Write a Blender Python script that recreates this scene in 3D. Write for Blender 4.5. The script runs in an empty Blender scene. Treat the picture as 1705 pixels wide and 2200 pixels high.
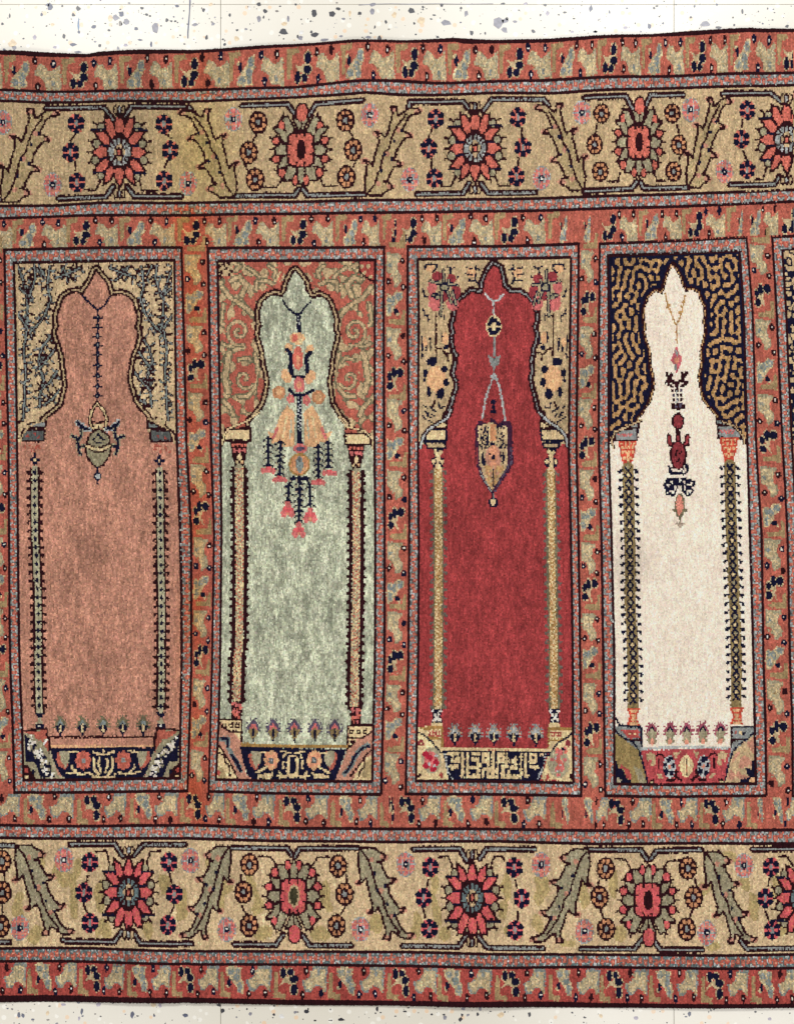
import bpy, math, random
import numpy as np

# ------------------------------------------------------------------ camera, light, exposure
S = 0.00041                       # metres per weave unit; the plan of the rug is drawn in these units
def W(x, y): return ((x - 852.5) * S, -(y - 1100.0) * S)

scene = bpy.context.scene
CAM_H = 1.30
cam_d = bpy.data.cameras.new('camera'); cam = bpy.data.objects.new('camera', cam_d)
scene.collection.objects.link(cam)
cam.location = (0, 0, CAM_H); cam.rotation_euler = (0, 0, 0)
cam_d.sensor_fit = 'VERTICAL'; cam_d.sensor_height = 24
cam_d.lens = 12.0 / (1100.0 * S / CAM_H)
cam_d.clip_start = 0.01; cam_d.clip_end = 100
scene.camera = cam

world = bpy.data.worlds.new('World'); scene.world = world; world.use_nodes = True
bg = world.node_tree.nodes['Background']
bg.inputs[0].default_value = (1.0, 0.975, 0.95, 1); bg.inputs[1].default_value = 0.30

def lamp(x, y, z, sx, sy, power, col):
    d = bpy.data.lights.new('ceiling_lamp', 'AREA'); d.shape = 'RECTANGLE'; d.size = sx; d.size_y = sy
    d.energy = power; d.color = col
    o = bpy.data.objects.new('ceiling_lamp', d); scene.collection.objects.link(o); o.location = (x, y, z)
    return o
lamp(-0.84, 1.42, 2.5, 0.55, 0.55, 26, (0.98, 0.99, 1.0))
lamp(0.62, 1.42, 2.5, 0.75, 0.55, 36, (0.98, 0.99, 1.0))
lamp(-1.00, -1.42, 2.5, 0.55, 0.50, 11, (1.0, 0.985, 0.97))
lamp(0.80, -1.42, 2.5, 0.75, 0.50, 17, (1.0, 0.985, 0.97))

scene.view_settings.view_transform = 'Standard'; scene.view_settings.look = 'None'
scene.view_settings.exposure = 0.0; scene.view_settings.gamma = 1.0
scene.view_settings.use_curve_mapping = False

rng = np.random.default_rng(7)
random.seed(7)

# ------------------------------------------------------------------ the weave: rows and columns
XE0, XE1 = -430.0, 2135.0
def curve(pts):
    a = np.array(pts, float)
    return lambda t: np.interp(t, a[:, 0], a[:, 1])

H = [curve(p) for p in (
 [(0,104.6),(50,106),(100,109),(193,111),(218,105.5),(305,101.5),(430,101.8),(544,94.5),(659,88.4),(760,80.8),(860,82.5),(974,75.7),(1063,80.8),(1165,79.2),(1280,72.4),(1402,68.6),(1504,60.5),(1605,55.4),(1705,56.4),(2135,50)],
 [(0,115.5),(100,120.6),(203,119),(254,114.3),(305,113),(430,109.4),(544,102.9),(659,95.2),(760,88.4),(860,89),(974,83.8),(1000,88.9),(1114,90.2),(1190,87.6),(1280,81),(1402,75.7),(1504,71.1),(1605,66.5),(1705,64.8),(2135,58)],
 [(0,194.3),(102,197.6),(203,196),(430,191.5),(633,188.5),(760,175.3),(860,173),(936,176.5),(1038,175.3),(1165,172.7),(1282,167.4),(1453,163),(1580,158),(1705,155),(2135,148)],
 [(0,217.8),(102,220.8),(254,217),(430,215.4),(582,211.9),(735,204.3),(786,200),(860,203),(1063,199.2),(1190,200.5),(1282,195),(1478,188.3),(1705,181.4),(2135,172)],
 [(0,443),(127,441.8),(229,436.2),(430,434),(633,434.2),(860,428.8),(1063,427.8),(1165,425.3),(1282,423.2),(1478,416.4),(1705,407.5),(2135,400)],
 [(0,469.7),(178,463.4),(430,460.8),(633,459.6),(860,455.7),(1063,453.2),(1282,449.4),(1478,443),(1705,432.9),(2135,424)],
 [(0,537),(10,536.8),(254,531.8),(389,530.5),(447,533),(825,531.3),(876,529.7),(1063,529),(1242,524.1),(1287,525.4),(1603,510.2),(1705,507.6),(2135,500)],
 [(0,565.5),(30,564.8),(375,558.4),(467,561),(806,558.4),(897,557),(1226,553),(1304,549.5),(1589,539.4),(1705,535),(2135,528)],
 [(0,1676),(52,1675.6),(386,1673),(463,1675.6),(800,1679.4),(893,1678),(1231,1682),(1318,1683.5),(1460,1687),(1624,1684.5),(2135,1682)],
 [(0,1702.3),(401,1701),(448,1701),(819,1707.3),(871,1706),(1247,1709.4),(1299,1708.6),(1453,1712.4),(1646,1710),(2135,1708)],
 [(0,1772.5),(203,1775),(430,1774),(658,1779.7),(860,1780.8),(1282,1784),(1491,1785.8),(1705,1782.6),(2135,1780)],
 [(0,1800),(216,1801.7),(430,1802.7),(608,1806.8),(860,1809),(1076,1808.5),(1282,1812.7),(1705,1812.8),(2135,1812)],
 [(0,2038),(203,2038.7),(430,2043.6),(659,2045.6),(860,2045.6),(1063,2049.4),(1282,2053),(1705,2051.4),(2135,2051)],
 [(0,2065.9),(229,2067.7),(430,2071.4),(633,2073.5),(860,2075.4),(1063,2078.6),(1282,2079.5),(1705,2080.7),(2135,2081)],
 [(0,2143.4),(152,2143.4),(430,2146),(633,2152.3),(860,2154),(1089,2153.5),(1282,2159.8),(1705,2159.5),(2135,2160)],
 [(0,2159),(76,2158),(430,2159.5),(659,2165.7),(860,2166),(1282,2171),(1705,2169.8),(2135,2170)],
)]
# vertical control lines: panel outer left, inner left, inner right, outer right (x as a function of y)
PAN = [
 [[(536,10.2),(960,17.3),(1149,19),(1420,22.9),(1552,28),(1702,31.8)],
  [(562,30.5),(674,33.5),(960,35.6),(1149,38),(1420,43.1),(1552,48),(1675,52)],
  [(560,374.6),(674,376.4),(960,381),(1149,387),(1286,390),(1420,390),(1552,387),(1674,386)],
  [(530,388.6),(674,393.7),(960,400.8),(1007,404),(1149,411.5),(1420,411),(1552,406.4),(1702,401.3)]],
 [[(533,446.5),(674,450.3),(960,453.5),(1149,460.5),(1420,455.4),(1552,451.6),(1702,447.8)],
  [(561,467.6),(674,469.4),(960,474),(1149,476),(1420,472.5),(1552,469),(1675,463)],
  [(558,806),(674,805),(960,804),(1149,806),(1420,805),(1552,802),(1679,799.6)],
  [(531,825),(674,823.7),(960,825),(1149,826),(1420,825.5),(1552,822),(1707,818.6)]],
 [[(530,875.7),(674,875),(960,879),(1149,879),(1420,877),(1552,874),(1706,871.4)],
  [(557,896.8),(674,899.4),(960,897),(1149,899),(1420,898),(1552,895.6),(1678,893)],
  [(553,1225.8),(674,1224.5),(960,1222),(1149,1225.8),(1420,1229.6),(1552,1229.6),(1682,1230.8)],
  [(524,1242),(674,1241),(960,1238.5),(1149,1242),(1420,1245.4),(1552,1247),(1709,1247)]],
 [[(525,1287),(674,1286.4),(960,1286.4),(1149,1291.5),(1420,1295),(1552,1296.6),(1709,1299)],
  [(550,1304),(674,1306.8),(960,1307.5),(1149,1313),(1420,1319),(1552,1318),(1683,1318)],
  [(539,1588.7),(674,1596),(960,1604),(1149,1609),(1420,1618.5),(1552,1621.7),(1684,1624)],
  [(510,1602.7),(674,1615),(960,1622.5),(1149,1634),(1420,1640),(1552,1644.6),(1710,1645.8)]],
 [[(510,1658.5),(674,1667.4),(960,1680),(1149,1690),(1420,1697),(1552,1701.7),(1710,1702)],
  [(530,1679),(674,1688),(960,1700),(1149,1710),(1420,1718),(1552,1722),(1690,1723)],
  [(530,2010),(1690,2040)],
  [(510,2030),(1710,2060)]],
]
PV = [[curve(c) for c in p] for p in PAN]
PX, PY = 2.7, 3.3
# rows
hy = np.array([[h(x) for x in np.linspace(0, 1705, 40)] for h in H]).mean(1)
HR = [0]
for k in range(len(H) - 1): HR.append(HR[-1] + max(2, int(round((hy[k+1] - hy[k]) / PY))))
NR = HR[-1]
# columns
vl = [lambda y: np.full_like(np.asarray(y, float), XE0)] + [c for p in PV for c in p] + [lambda y: np.full_like(np.asarray(y, float), XE1)]
vx = [float(np.mean(c(np.linspace(540, 1700, 30)))) for c in vl]
VC = [0]
for k in range(len(vl) - 1): VC.append(VC[-1] + max(2, int(round((vx[k+1] - vx[k]) / PX))))
NC = VC[-1]
def lattice(nr, nc, off):
    r = np.arange(nr) + off; c = np.arange(nc) + off
    xm = np.interp(c, VC, vx)
    hv = np.array([h(xm) for h in H])                       # lines x cols
    y = np.empty((nr, nc))
    ri = np.clip(np.searchsorted(HR, r, side='right') - 1, 0, len(H) - 2)
    HRa = np.array(HR, float)
    t = (r - HRa[ri]) / (HRa[ri + 1] - HRa[ri])
    y = hv[ri] * (1 - t)[:, None] + hv[ri + 1] * t[:, None]
    vv = np.array([np.broadcast_to(f(y), y.shape) for f in vl])
    ci = np.clip(np.searchsorted(VC, c, side='right') - 1, 0, len(vl) - 2)
    VCa = np.array(VC, float)
    s = (c - VCa[ci]) / (VCa[ci + 1] - VCa[ci])
    jj = np.arange(nc)
    x = vv[ci, :, jj].T * (1 - s)[None] + vv[ci + 1, :, jj].T * s[None]
    return x, y
KX, KY = lattice(NR, NC, 0.5)
LX, LY = lattice(NR + 1, NC + 1, 0.0)
RR, CC = np.meshgrid(np.arange(NR), np.arange(NC), indexing='ij')
SX = KX + rng.uniform(-0.7, 0.7, KX.shape); SY = KY + rng.uniform(-0.7, 0.7, KY.shape)
rmin, rmax = SY.min(1), SY.max(1); cmin, cmax = SX.min(0), SX.max(0)

# ------------------------------------------------------------------ yarn colours
def lin(c): 
    c = np.array(c, float) / 255.0
    return np.where(c <= 0.04045, c / 12.92, ((c + 0.055) / 1.055) ** 2.4)
YARN = dict(
 maroon=(44,13,19), dmaroon=(58,20,26), navy=(18,17,42), black=(20,12,20), salmon=(174,94,78), lsalmon=(210,138,114),
 brick=(164,74,66), beige=(188,162,124), beige2=(204,177,138), tan=(182,142,96), khaki=(168,146,106), sage=(150,140,112),
 dsage=(112,104,80), steel=(138,140,136), lsteel=(176,178,174), dsteel=(92,94,92), rose=(202,108,92), pink=(198,108,104), hotpink=(204,92,94),
 peachf=(186,133,111), greenf=(178,180,155), redf=(154,60,60), ivoryf=(239,222,202), apricot=(216,168,124), peach=(216,150,116),
 gold=(158,122,70), cream=(218,192,146), white=(226,216,200), olive=(136,116,78), ring=(196,138,98), mauve=(84,74,92), wine=(136,54,58),
 figure=(190,168,130), post=(160,134,96), bluegrey=(122,130,126), teal=(100,116,116), pale=(164,154,126), moss=(176,154,106), darkolive=(66,62,42))
for k_ in YARN: YARN[k_] = lin(YARN[k_])
COL = np.zeros((NR, NC, 3)); PID = np.zeros((NR, NC), int)
AMP = np.full((NR, NC), 0.10)

parts = []                                  # (name, parent id or None, label)
def part(name, parent=None, label=None):
    parts.append((name, parent, label)); return len(parts) - 1
cur = [0]
def use(p): cur[0] = p
FR = [0.0, 0.0, 3.937]
def F(ox, oy, k=3.937): FR[:] = [ox, oy, k]
def tp(pts):
    a = np.asarray(pts, float)
    return np.stack([FR[0] + a[:, 0] / FR[2], FR[1] + a[:, 1] / FR[2]], 1)
def window(x0, y0, x1, y1):
    r = np.nonzero((rmax >= y0) & (rmin <= y1))[0]; c = np.nonzero((cmax >= x0) & (cmin <= x1))[0]
    if len(r) == 0 or len(c) == 0: return None
    return slice(r[0], r[-1] + 1), slice(c[0], c[-1] + 1)
CLIP = [None]
def put(w, m, col):
    if CLIP[0] is not None: m = m & CLIP[0][w]
    if not m.any(): return
    COL[w][m] = YARN[col] if isinstance(col, str) else col
    PID[w][m] = cur[0]
def inpoly(x, y, q):
    m = np.zeros(x.shape, bool)
    n = len(q)
    for i in range(n):
        x0, y0 = q[i]; x1, y1 = q[(i + 1) % n]
        if y0 == y1: continue
        c = (y0 > y) != (y1 > y)
        m ^= c & (x < (x1 - x0) * (y - y0) / (y1 - y0) + x0)
    return m
def Ps(q, col):
    q = np.asarray(q, float)
    w = window(q[:,0].min(), q[:,1].min(), q[:,0].max(), q[:,1].max())
    if w: put(w, inpoly(SX[w], SY[w], q), col)
def Ls(q, col, wd, closed=False):
    q = np.asarray(q, float); wd = max(wd, 4.0 if isinstance(col, str) and col in ('maroon', 'navy') else 3.2)
    if closed: q = np.vstack([q, q[:1]])
    for (x0, y0), (x1, y1) in zip(q[:-1], q[1:]):
        h = wd / 2
        w = window(min(x0,x1)-h, min(y0,y1)-h, max(x0,x1)+h, max(y0,y1)+h)
        if not w: continue
        dx, dy = x1-x0, y1-y0; L2 = dx*dx + dy*dy + 1e-9
        t = np.clip(((SX[w]-x0)*dx + (SY[w]-y0)*dy) / L2, 0, 1)
        put(w, (SX[w]-x0-t*dx)**2 + (SY[w]-y0-t*dy)**2 < h*h, col)
def Es(cx, cy, rx, ry, col):
    rx, ry = max(rx, 1.45), max(ry, 1.75)
    w = window(cx-rx, cy-ry, cx+rx, cy+ry)
    if w: put(w, ((SX[w]-cx)/rx)**2 + ((SY[w]-cy)/ry)**2 < 1, col)
# the same three in the current frame
def P(pts, col): Ps(tp(pts), col)
def L(pts, col, w, closed=False): Ls(tp(pts), col, w / FR[2], closed)
def E(cx, cy, rx, ry, col):
    c = tp([(cx, cy)])[0]; Es(c[0], c[1], rx / FR[2], ry / FR[2], col)
def R(x0, y0, x1, y1, col): P([(x0,y0),(x1,y0),(x1,y1),(x0,y1)], col)
def mir(pts, ax): return [(2*ax - x, y) for x, y in pts]

def noise(lx, ly, seed, band=0.35):
    g = np.random.default_rng(seed).standard_normal((NR, NC))
    fy = np.fft.fftfreq(NR, PY)[:, None]; fx = np.fft.fftfreq(NC, PX)[None]
    rad = np.sqrt((fx * lx) ** 2 + (fy * ly) ** 2)
    f = np.exp(-((rad - 1) / band) ** 2)
    o = np.fft.ifft2(np.fft.fft2(g) * f).real
    return o / o.std()
def smooth(lx, ly, seed):
    g = np.random.default_rng(seed).standard_normal((NR, NC))
    fy = np.fft.fftfreq(NR, PY)[:, None]; fx = np.fft.fftfreq(NC, PX)[None]
    o = np.fft.ifft2(np.fft.fft2(g) * np.exp(-((fx * lx) ** 2 + (fy * ly) ** 2))).real
    return o / o.std()

RUG = part('rug')
# ------------------------------------------------------------------ ground of every band
edge_t = part('edge_binding', RUG, 'dark maroon bound edge along the top of the rug')
outer_t = part('outer_border', RUG, 'salmon outer border band along the top edge')
st_a = part('guard_stripe', RUG, 'beaded grey stripe above the upper floral border')
main_t = part('floral_border', RUG, 'beige floral border above the arches')
st_b = part('guard_stripe', RUG, 'beaded grey stripe below the upper floral border')
inner_t = part('inner_border', RUG, 'salmon band directly above the arches')
field_frame = part('inner_border', RUG, 'salmon ground between the arch panels')
inner_b = part('inner_border', RUG, 'salmon band directly below the arches')
st_c = part('guard_stripe', RUG, 'beaded grey stripe above the lower floral border')
main_b = part('floral_border', RUG, 'beige floral border below the arches')
st_d = part('guard_stripe', RUG, 'beaded grey stripe below the lower floral border')
outer_b = part('outer_border', RUG, 'redder salmon outer border band along the bottom edge')
edge_b = part('edge_binding', RUG, 'dark maroon bound edge along the bottom of the rug')
def rows(a, b, col, pid, c0=0, c1=NC):
    COL[a:b, c0:c1] = YARN[col]; PID[a:b, c0:c1] = pid
rows(HR[0], HR[1], 'maroon', edge_t)
rows(HR[1], HR[2], 'salmon', outer_t)
rows(HR[3], HR[4], 'beige', main_t)
rows(HR[5], HR[6], 'salmon', inner_t)
rows(HR[6], HR[9], 'salmon', field_frame)
rows(HR[9], HR[10], 'salmon', inner_b)
rows(HR[11], HR[12], 'beige2', main_b)
rows(HR[13], HR[14], 'brick', outer_b)
rows(HR[14], HR[15], 'maroon', edge_b)

HASH = rng.random((NR, NC)); HASH2 = rng.random((NR, NC))
def stripe(rs, cs, pid, along, tone='steel'):
    """a beaded guard stripe; along 'x' or 'y'"""
    sub = (slice(*rs), slice(*cs))
    if along == 'x': u = SX[sub]; v = (RR[sub] - rs[0] + 0.5) / (rs[1] - rs[0])
    else: u = SY[sub]; v = (CC[sub] - cs[0] + 0.5) / (cs[1] - cs[0])
    t = (u / 11.6) % 1.0
    v = v + 0.10 * np.sin(u / 11.6 * math.pi)
    d = ((t - 0.5) / 0.42) ** 2 + ((v - 0.5) / 0.27) ** 2
    h, h2 = HASH[sub], HASH2[sub]
    c = np.empty(u.shape + (3,)); c[:] = YARN[tone]
    c[h < 0.24] = YARN['lsteel']; c[(h > 0.74)] = YARN['dsteel']
    bead = (d < 1) & (h2 < 0.94)
    c[bead] = YARN['salmon']; c[bead & (h < 0.12)] = YARN['brick']
    c[(d < 0.16)] = YARN['lsalmon']
    c[(d >= 1) & (h2 > 0.96)] = YARN['salmon']
    COL[sub] = c; PID[sub] = pid
for k, pid in ((2, st_a), (4, st_b), (10, st_c), (12, st_d)):
    stripe((HR[k], HR[k+1]), (0, NC), pid, 'x', 'teal' if k == 12 else 'steel')

# ------------------------------------------------------------------ the small repeat of the salmon bands
def unit(tf, kind, par, beast=True, post=True, rim='pale'):
    def PP(pts, col): Ps([tf(dx, v) for dx, v in pts], col)
    def EE(dx, v, rx, rv, col):
        PP([(dx + rx*math.cos(a), v + rv*math.sin(a)) for a in np.linspace(0, 2*math.pi, 13)[:-1]], col)
    j = lambda s=2.0: random.uniform(-s, s)
    if post:
        use(par)
        a = j(3)
        PP([(83+a,.08),(108+a,.05),(109+a,.19),(94+a,.24),(92+a,.80),(85+a,.80)], 'post')
    if beast:
        b = part('beige_figure', par); use(b)
        a, s = j(), random.uniform(.92, 1.06)
        base = [(29,.47),(36,.25),(46,.27),(56,.44),(66,.40),(77,.25),(80,.93),(51,.93),(48,.72),(38,.60),(29,.58)]
        PP([(54+(x-54)*1.02*s+a, .58+(v-.58)*1.04) for x, v in base], rim)
        PP([(54+(x-54)*.84*s+a, .60+(v-.60)*.84) for x, v in base], 'figure')
        for q in range(5): EE(56+j(14), .66+j(.16), 2.2, .045, 'pale')
        EE(74+a, .36, 3.5, .10, 'pale')
        if random.random() < .6: EE(62+a+j(3), .78, 3.6, .09, 'bluegrey')
        use(par)
        for dx, v in ((28,.17),(65,.19),(36,.84)):
            dx += j(3); v += j(.03); rx = 5.4
            EE(dx, v, rx, .125, 'maroon' if random.random() < .6 else 'navy')
            EE(dx+.3, v+.01, 1.55, .030, 'white')
    if kind == 'n':
        b = part('navy_leaf', par); use(b); a = j(1.5)
        PP([(-22+a,.42),(-8+a,.52),(4+a,.44),(8+a,.55),(2+a,.70),(-12+a,.62)], 'figure')
        for dx, v, rx, rv in ((9.5,.32,7.5,.16),(9,.60,9,.115),(2,.79,7,.105),(-13,.77,6.4,.15)):
            EE(dx+a, v, rx+1.6, rv+.02, 'figure')
        for dx, v, rx, rv in ((9.5,.32,7.5,.16),(9,.60,9,.115),(2,.79,7,.105),(-13,.77,6.4,.15)):
            EE(dx+a+j(.6), v, rx, rv, 'navy')
    elif kind == 'g':
        b = part('blue_leaf', par); use(b); a = j(1.5)
        PP([(-20+a,.38),(-14+a,.30),(-8+a,.56),(2+a,.40),(6+a,.22),(17+a,.17),(20+a,.46),(12+a,.66),(15+a,.90),(-6+a,.96),(-20+a,.92),(-18+a,.72),(-11+a,.62)], 'figure')
        for dx, v, rx, rv in ((11,.36,6,.15),(5,.62,7,.12),(-9,.80,7.5,.10),(6,.82,5,.09)):
            EE(dx+a+j(.8), v, rx, rv, 'bluegrey')
        EE(-12+a, .48, 4.4, .125, 'navy')
def band(centers, kt, kb, par, flip=False):
    ht, hb = H[kt], H[kb]
    for (c, kind), nx in zip(centers, [q[0] for q in centers[1:]] + [centers[-1][0] + 116]):
        U = nx - c; sc = U / 117.0
        def tf(dx, v, c=c, sc=sc):
            x = c + dx * (sc if dx > 0 else min(sc, 1.0)); yt, yb = float(ht(x)), float(hb(x))
            return (x, yt + (1 - v if flip else v) * (yb - yt))
        unit(tf, kind, par, beast=U > 55, post=U > 75, rim='bluegrey' if flip else 'pale')
band([(-70,'n'),(45,'g'),(172,'n'),(290,'g'),(408,'n'),(529,'g'),(651,'n'),(763,'g'),(883,'n'),(992,'g'),(1106,'n'),(1218,'g'),(1310,'n'),(1407,'g'),(1501,'n'),(1595,'g'),(1702,'n')], 1, 2, outer_t)
band([(-50,'n'),(61,'g'),(178,'n'),(292,'g'),(411,'n'),(521,'g'),(641,'n'),(753,'g'),(847,'n'),(880,'n'),(982,'g'),(1096,'n'),(1210,'g'),(1261,'g'),(1308,'n'),(1399,'g'),(1493,'n'),(1590,'g'),(1623,'g'),(1697,'n')], 5, 6, inner_t)
band([(-30,'n'),(81,'g'),(199,'n'),(307,'g'),(416,'n'),(516,'g'),(628,'n'),(745,'g'),(841,'n'),(875,'n'),(980,'g'),(1094,'n'),(1213,'g'),(1263,'g'),(1323,'n'),(1430,'g'),(1529,'n'),(1633,'g'),(1671,'g'),(1735,'n')], 9, 10, inner_b, True)
band([(-20,'n'),(91,'g'),(199,'n'),(301,'g'),(401,'n'),(504,'g'),(620,'n'),(742,'g'),(862,'n'),(973,'g'),(1096,'n'),(1212,'g'),(1320,'n'),(1426,'g'),(1534,'n'),(1644,'g'),(1745,'n')], 13, 14, outer_b, True)
# vertical dividers
DIV = [([494,648,796,946,1103,1261,1408,1565,1715], 'n', lambda y: PV[0][0](y) - 46, PV[0][0]),
       ([494,648,796,946,1103,1261,1408,1565,1715], 'n', PV[0][3], PV[1][0]),
       ([489,654,811,964,1111,1269,1420,1568,1728], 'n', PV[1][3], PV[2][0]),
       ([486,649,809,961,1116,1266,1415,1575,1733], 'g', PV[2][3], PV[3][0]),
       ([476,633,796,949,1106,1263.5,1413,1573,1733], 'g', PV[3][3], PV[4][0])]
for ys, k0, xl, xr in DIV:
    dv = part('divider_band', RUG)
    q = np.array([(float(xl(y)), y) for y in np.linspace(533, 1704, 30)] + [(float(xr(y)), y) for y in np.linspace(1704, 533, 30)])
    use(dv); Ps(q, 'salmon')
    for i, cy in enumerate(ys):
        if i == 0: continue
        U = ys[i] - ys[i-1]; kind = 'ng'[(i + (k0 == 'g')) % 2]
        def tf(dx, v, cy=cy, sc=U/117.0):
            y = cy - dx * sc; a, b = float(xl(y)), float(xr(y)); return (b - .04*(b-a) - v * .92 * (b - a), y)
        unit(tf, None if i == len(ys) - 1 else kind, dv, rim='sage')

# ------------------------------------------------------------------ dark ruling lines
def hline(k, pid, wd=6.0, dy=0.0, col='maroon'):
    use(pid); xs = np.arange(XE0, XE1 + 1, 25.0)
    Ls([(x, float(H[k](x)) + dy) for x in xs], col, wd)
hline(1, edge_t, 6); hline(2, st_a); hline(3, st_a); hline(4, st_b); hline(5, st_b)
hline(10, st_c); hline(11, st_c); hline(12, st_d); hline(13, st_d); hline(14, edge_b, 5)

# ------------------------------------------------------------------ the floral borders
def rosette(par, x, y, sx=1.0, sy=1.0, hue='rose', flip=1):
    use(part('rosette', par)); F(x, y, 3.937)
    def q(pts): return [(px*sx, py*sy*flip) for px, py in pts]
    def PQ(pts, col): P(q(pts), col)
    def LQ(pts, col, w, closed=False): L(q(pts), col, w, closed)
    def EQ(a, b, rx, ry, col): E(a*sx, b*sy*flip, rx*sx, ry*sy, col)
    pets = [[(-30,-250),(-14,-292),(4,-304),(30,-270),(38,-215),(30,-165),(-22,-160),(-38,-205)], [(-44,162),(-24,142),(24,142),(38,168),(26,225),(4,288),(-22,235)]]
    for s in (-1, 1):
        pets += [[(s*a, b) for a, b in pp] for pp in (
            [(218,0),(165,-46),(112,-38),(106,40),(165,46)], [(116,-282),(82,-278),(42,-200),(34,-152),(64,-118),(92,-158),(112,-210)],
            [(202,-168),(130,-166),(82,-116),(92,-72),(132,-66),(162,-108)], [(206,160),(150,84),(120,62),(90,78),(105,132),(145,168)],
            [(124,264),(106,150),(64,126),(46,168),(80,232)])]
    for pp in pets: LQ(pp, 'maroon', 36, True)
    # sepals
    for s in (-1, 1):
        for ax, ay, tx, ty in ((190,-72,262,-95),(200,66,262,92),(148,-212,215,-250),(160,-205,235,-180),(150,195,170,250),(135,165,215,180)):
            LQ([(s*ax*.7,ay*.7),(s*ax,ay),(s*tx,ty)], 'maroon', 20)
        for ax, ay, r in ((192,-70,46),(200,66,46),(150,-212,44),(150,200,40)): EQ(s*ax, ay, r-2, r+2, 'maroon')
        for ax, ay, r in ((192,-70,28),(202,66,28),(152,-212,26),(152,204,24)): EQ(s*ax, ay, r, r+4, 'sage')
        LQ([(s*110,0),(s*262,0)], 'maroon', 20); LQ([(s*130,-196),(s*232,-190)], 'navy', 18); LQ([(s*120,172),(s*222,176)], 'navy', 18); LQ([(s*120,-270),(s*128,-305)], 'maroon', 18); LQ([(s*118,230),(s*138,285)], 'maroon', 16)
    EQ(0, 0, 120, 150, 'maroon')
    for pp in pets: PQ(pp, hue)
    for s in (-1, 1): LQ([(s*96,-52),(s*165,-54)], 'navy', 14); LQ([(s*96,52),(s*165,54)], 'navy', 14)
    EQ(0, 0, 104, 128, 'maroon'); EQ(0, 0, 92, 116, 'steel' if hue == 'rose' else 'teal')
    for s in (-1, 1):
        LQ([(s*20,-118),(s*18,-70)], 'maroon', 9); LQ([(s*20,118),(s*18,70)], 'maroon', 9)
        LQ([(s*95,-52),(s*60,-40)], 'maroon', 10); LQ([(s*95,52),(s*60,40)], 'maroon', 10); LQ([(s*62,-88),(s*46,-60)], 'maroon', 9); LQ([(s*62,88),(s*46,60)], 'maroon', 9)
    EQ(0, 0, 52, 66, 'maroon'); EQ(0, -48, 20, 22, 'beige'); EQ(0, 50, 22, 22, 'beige')
    for s in (-1, 1): EQ(s*36, 0, 12, 26, 'beige')
    EQ(0, 0, 26, 40, 'maroon'); EQ(0, 4, 12, 24, 'rose')
    # loops above and below
    for d, yy in ((-1, -355), (1, 352)):
        for a in (-32, 0, 32):
            EQ(a, yy, 21, 46, 'maroon'); EQ(a, yy, 9, 30, 'beige' if a else 'steel')
        LQ([(0, yy - d*40), (0, yy - d*66)], 'maroon', 26)
def palmette(par, x, y, sx=1.0, sy=1.0, flip=1, hue='rose', heart='maroon'):
    use(part('palmette', par)); F(x, y, 3.937)
    def q(pts): return [(px*sx, py*sy*flip) for px, py in pts]
    def EQ(a, b, rx, ry, col): E(a*sx, b*sy*flip, rx*sx, ry*sy, col)
    pets = [[(-62,-268),(-30,-200),(0,-130),(30,-200),(62,-268),(0,-235)], [(-28,135),(28,135),(30,240),(6,290),(-18,250)]]
    buds = [(10,-312,44,74)]
    for s in (-1, 1):
        pets += [[(s*a, b) for a, b in pp] for pp in (
            [(150,-262),(112,-276),(48,-150),(60,-120),(112,-128),(128,-190)], [(222,-175),(160,-178),(100,-118),(105,-50),(152,-78),(172,-130)],
            [(108,-30),(160,-48),(215,-10),(205,30),(160,48),(108,30)], [(108,52),(104,130),(188,152),(168,108),(150,70)],
            [(48,128),(40,175),(78,250),(128,256),(122,180),(96,134)])]
        buds += [(s*206,-78,26,28),(s*206,80,26,28),(s*160,-205,22,34),(s*158,196,26,34),(s*46,258,20,36)]
    for s in (-1, 1):
        for ax, ay, tx, ty in ((206,-78,264,-98),(206,80,264,86),(160,-205,160,-280),(170,-200,228,-190),(158,196,220,172),(158,200,150,262),(210,0,264,0),(140,-262,146,-308)):
            L(q([(s*ax,ay),(s*tx,ty)]), 'maroon', 18)
    for b in buds: EQ(b[0], b[1], b[2]+16, b[3]+15, 'maroon')
    for pp in pets: L(q(pp), 'maroon', 34, True)
    EQ(0, 0, 122, 155, 'maroon')
    for pp in pets: P(q(pp), 'sage')
    for b in buds: EQ(*b, hue)
    body = [(-98,-110),(-60,-136),(60,-136),(98,-110),(104,0),(98,110),(60,136),(-60,136),(-98,110),(-104,0)]
    L(q(body), 'maroon', 40, True); P(q(body), hue)
    for s in (-1, 1):
        for yy in (-130, 130): L(q([(s*34, yy), (s*34, yy*.84)]), 'maroon', 9)
        for yy in (-45, 45): L(q([(s*103, yy), (s*86, yy)]), 'maroon', 9)
    if heart == 'maroon': EQ(4, 0, 40, 86, 'maroon')
    else: EQ(4, 0, 48, 96, 'beige'); EQ(4, 0, 34, 76, heart)
    L(q([(10,-238),(0,-130)]), 'maroon', 8)
def flower6(par, x, y, s=1.0, rim='rose'):
    use(part('flower', par)); F(x, y, 3.937)
    E(0, 0, 69*s, 86*s, rim)
    for a, b in ((0,-58),(0,58),(-44,-26),(44,-26),(-44,28),(44,28)): E(a*s, b*s, 28*s, 30*s, 'navy')
    for a, b in ((-24,-52),(24,-52),(-24,52),(24,52)): E(a*s, b*s, 7*s, 10*s, rim)
    L([(-62*s,2),(62*s,2)], rim, 9); E(0, 0, 14*s, 30*s, 'steel')
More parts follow.
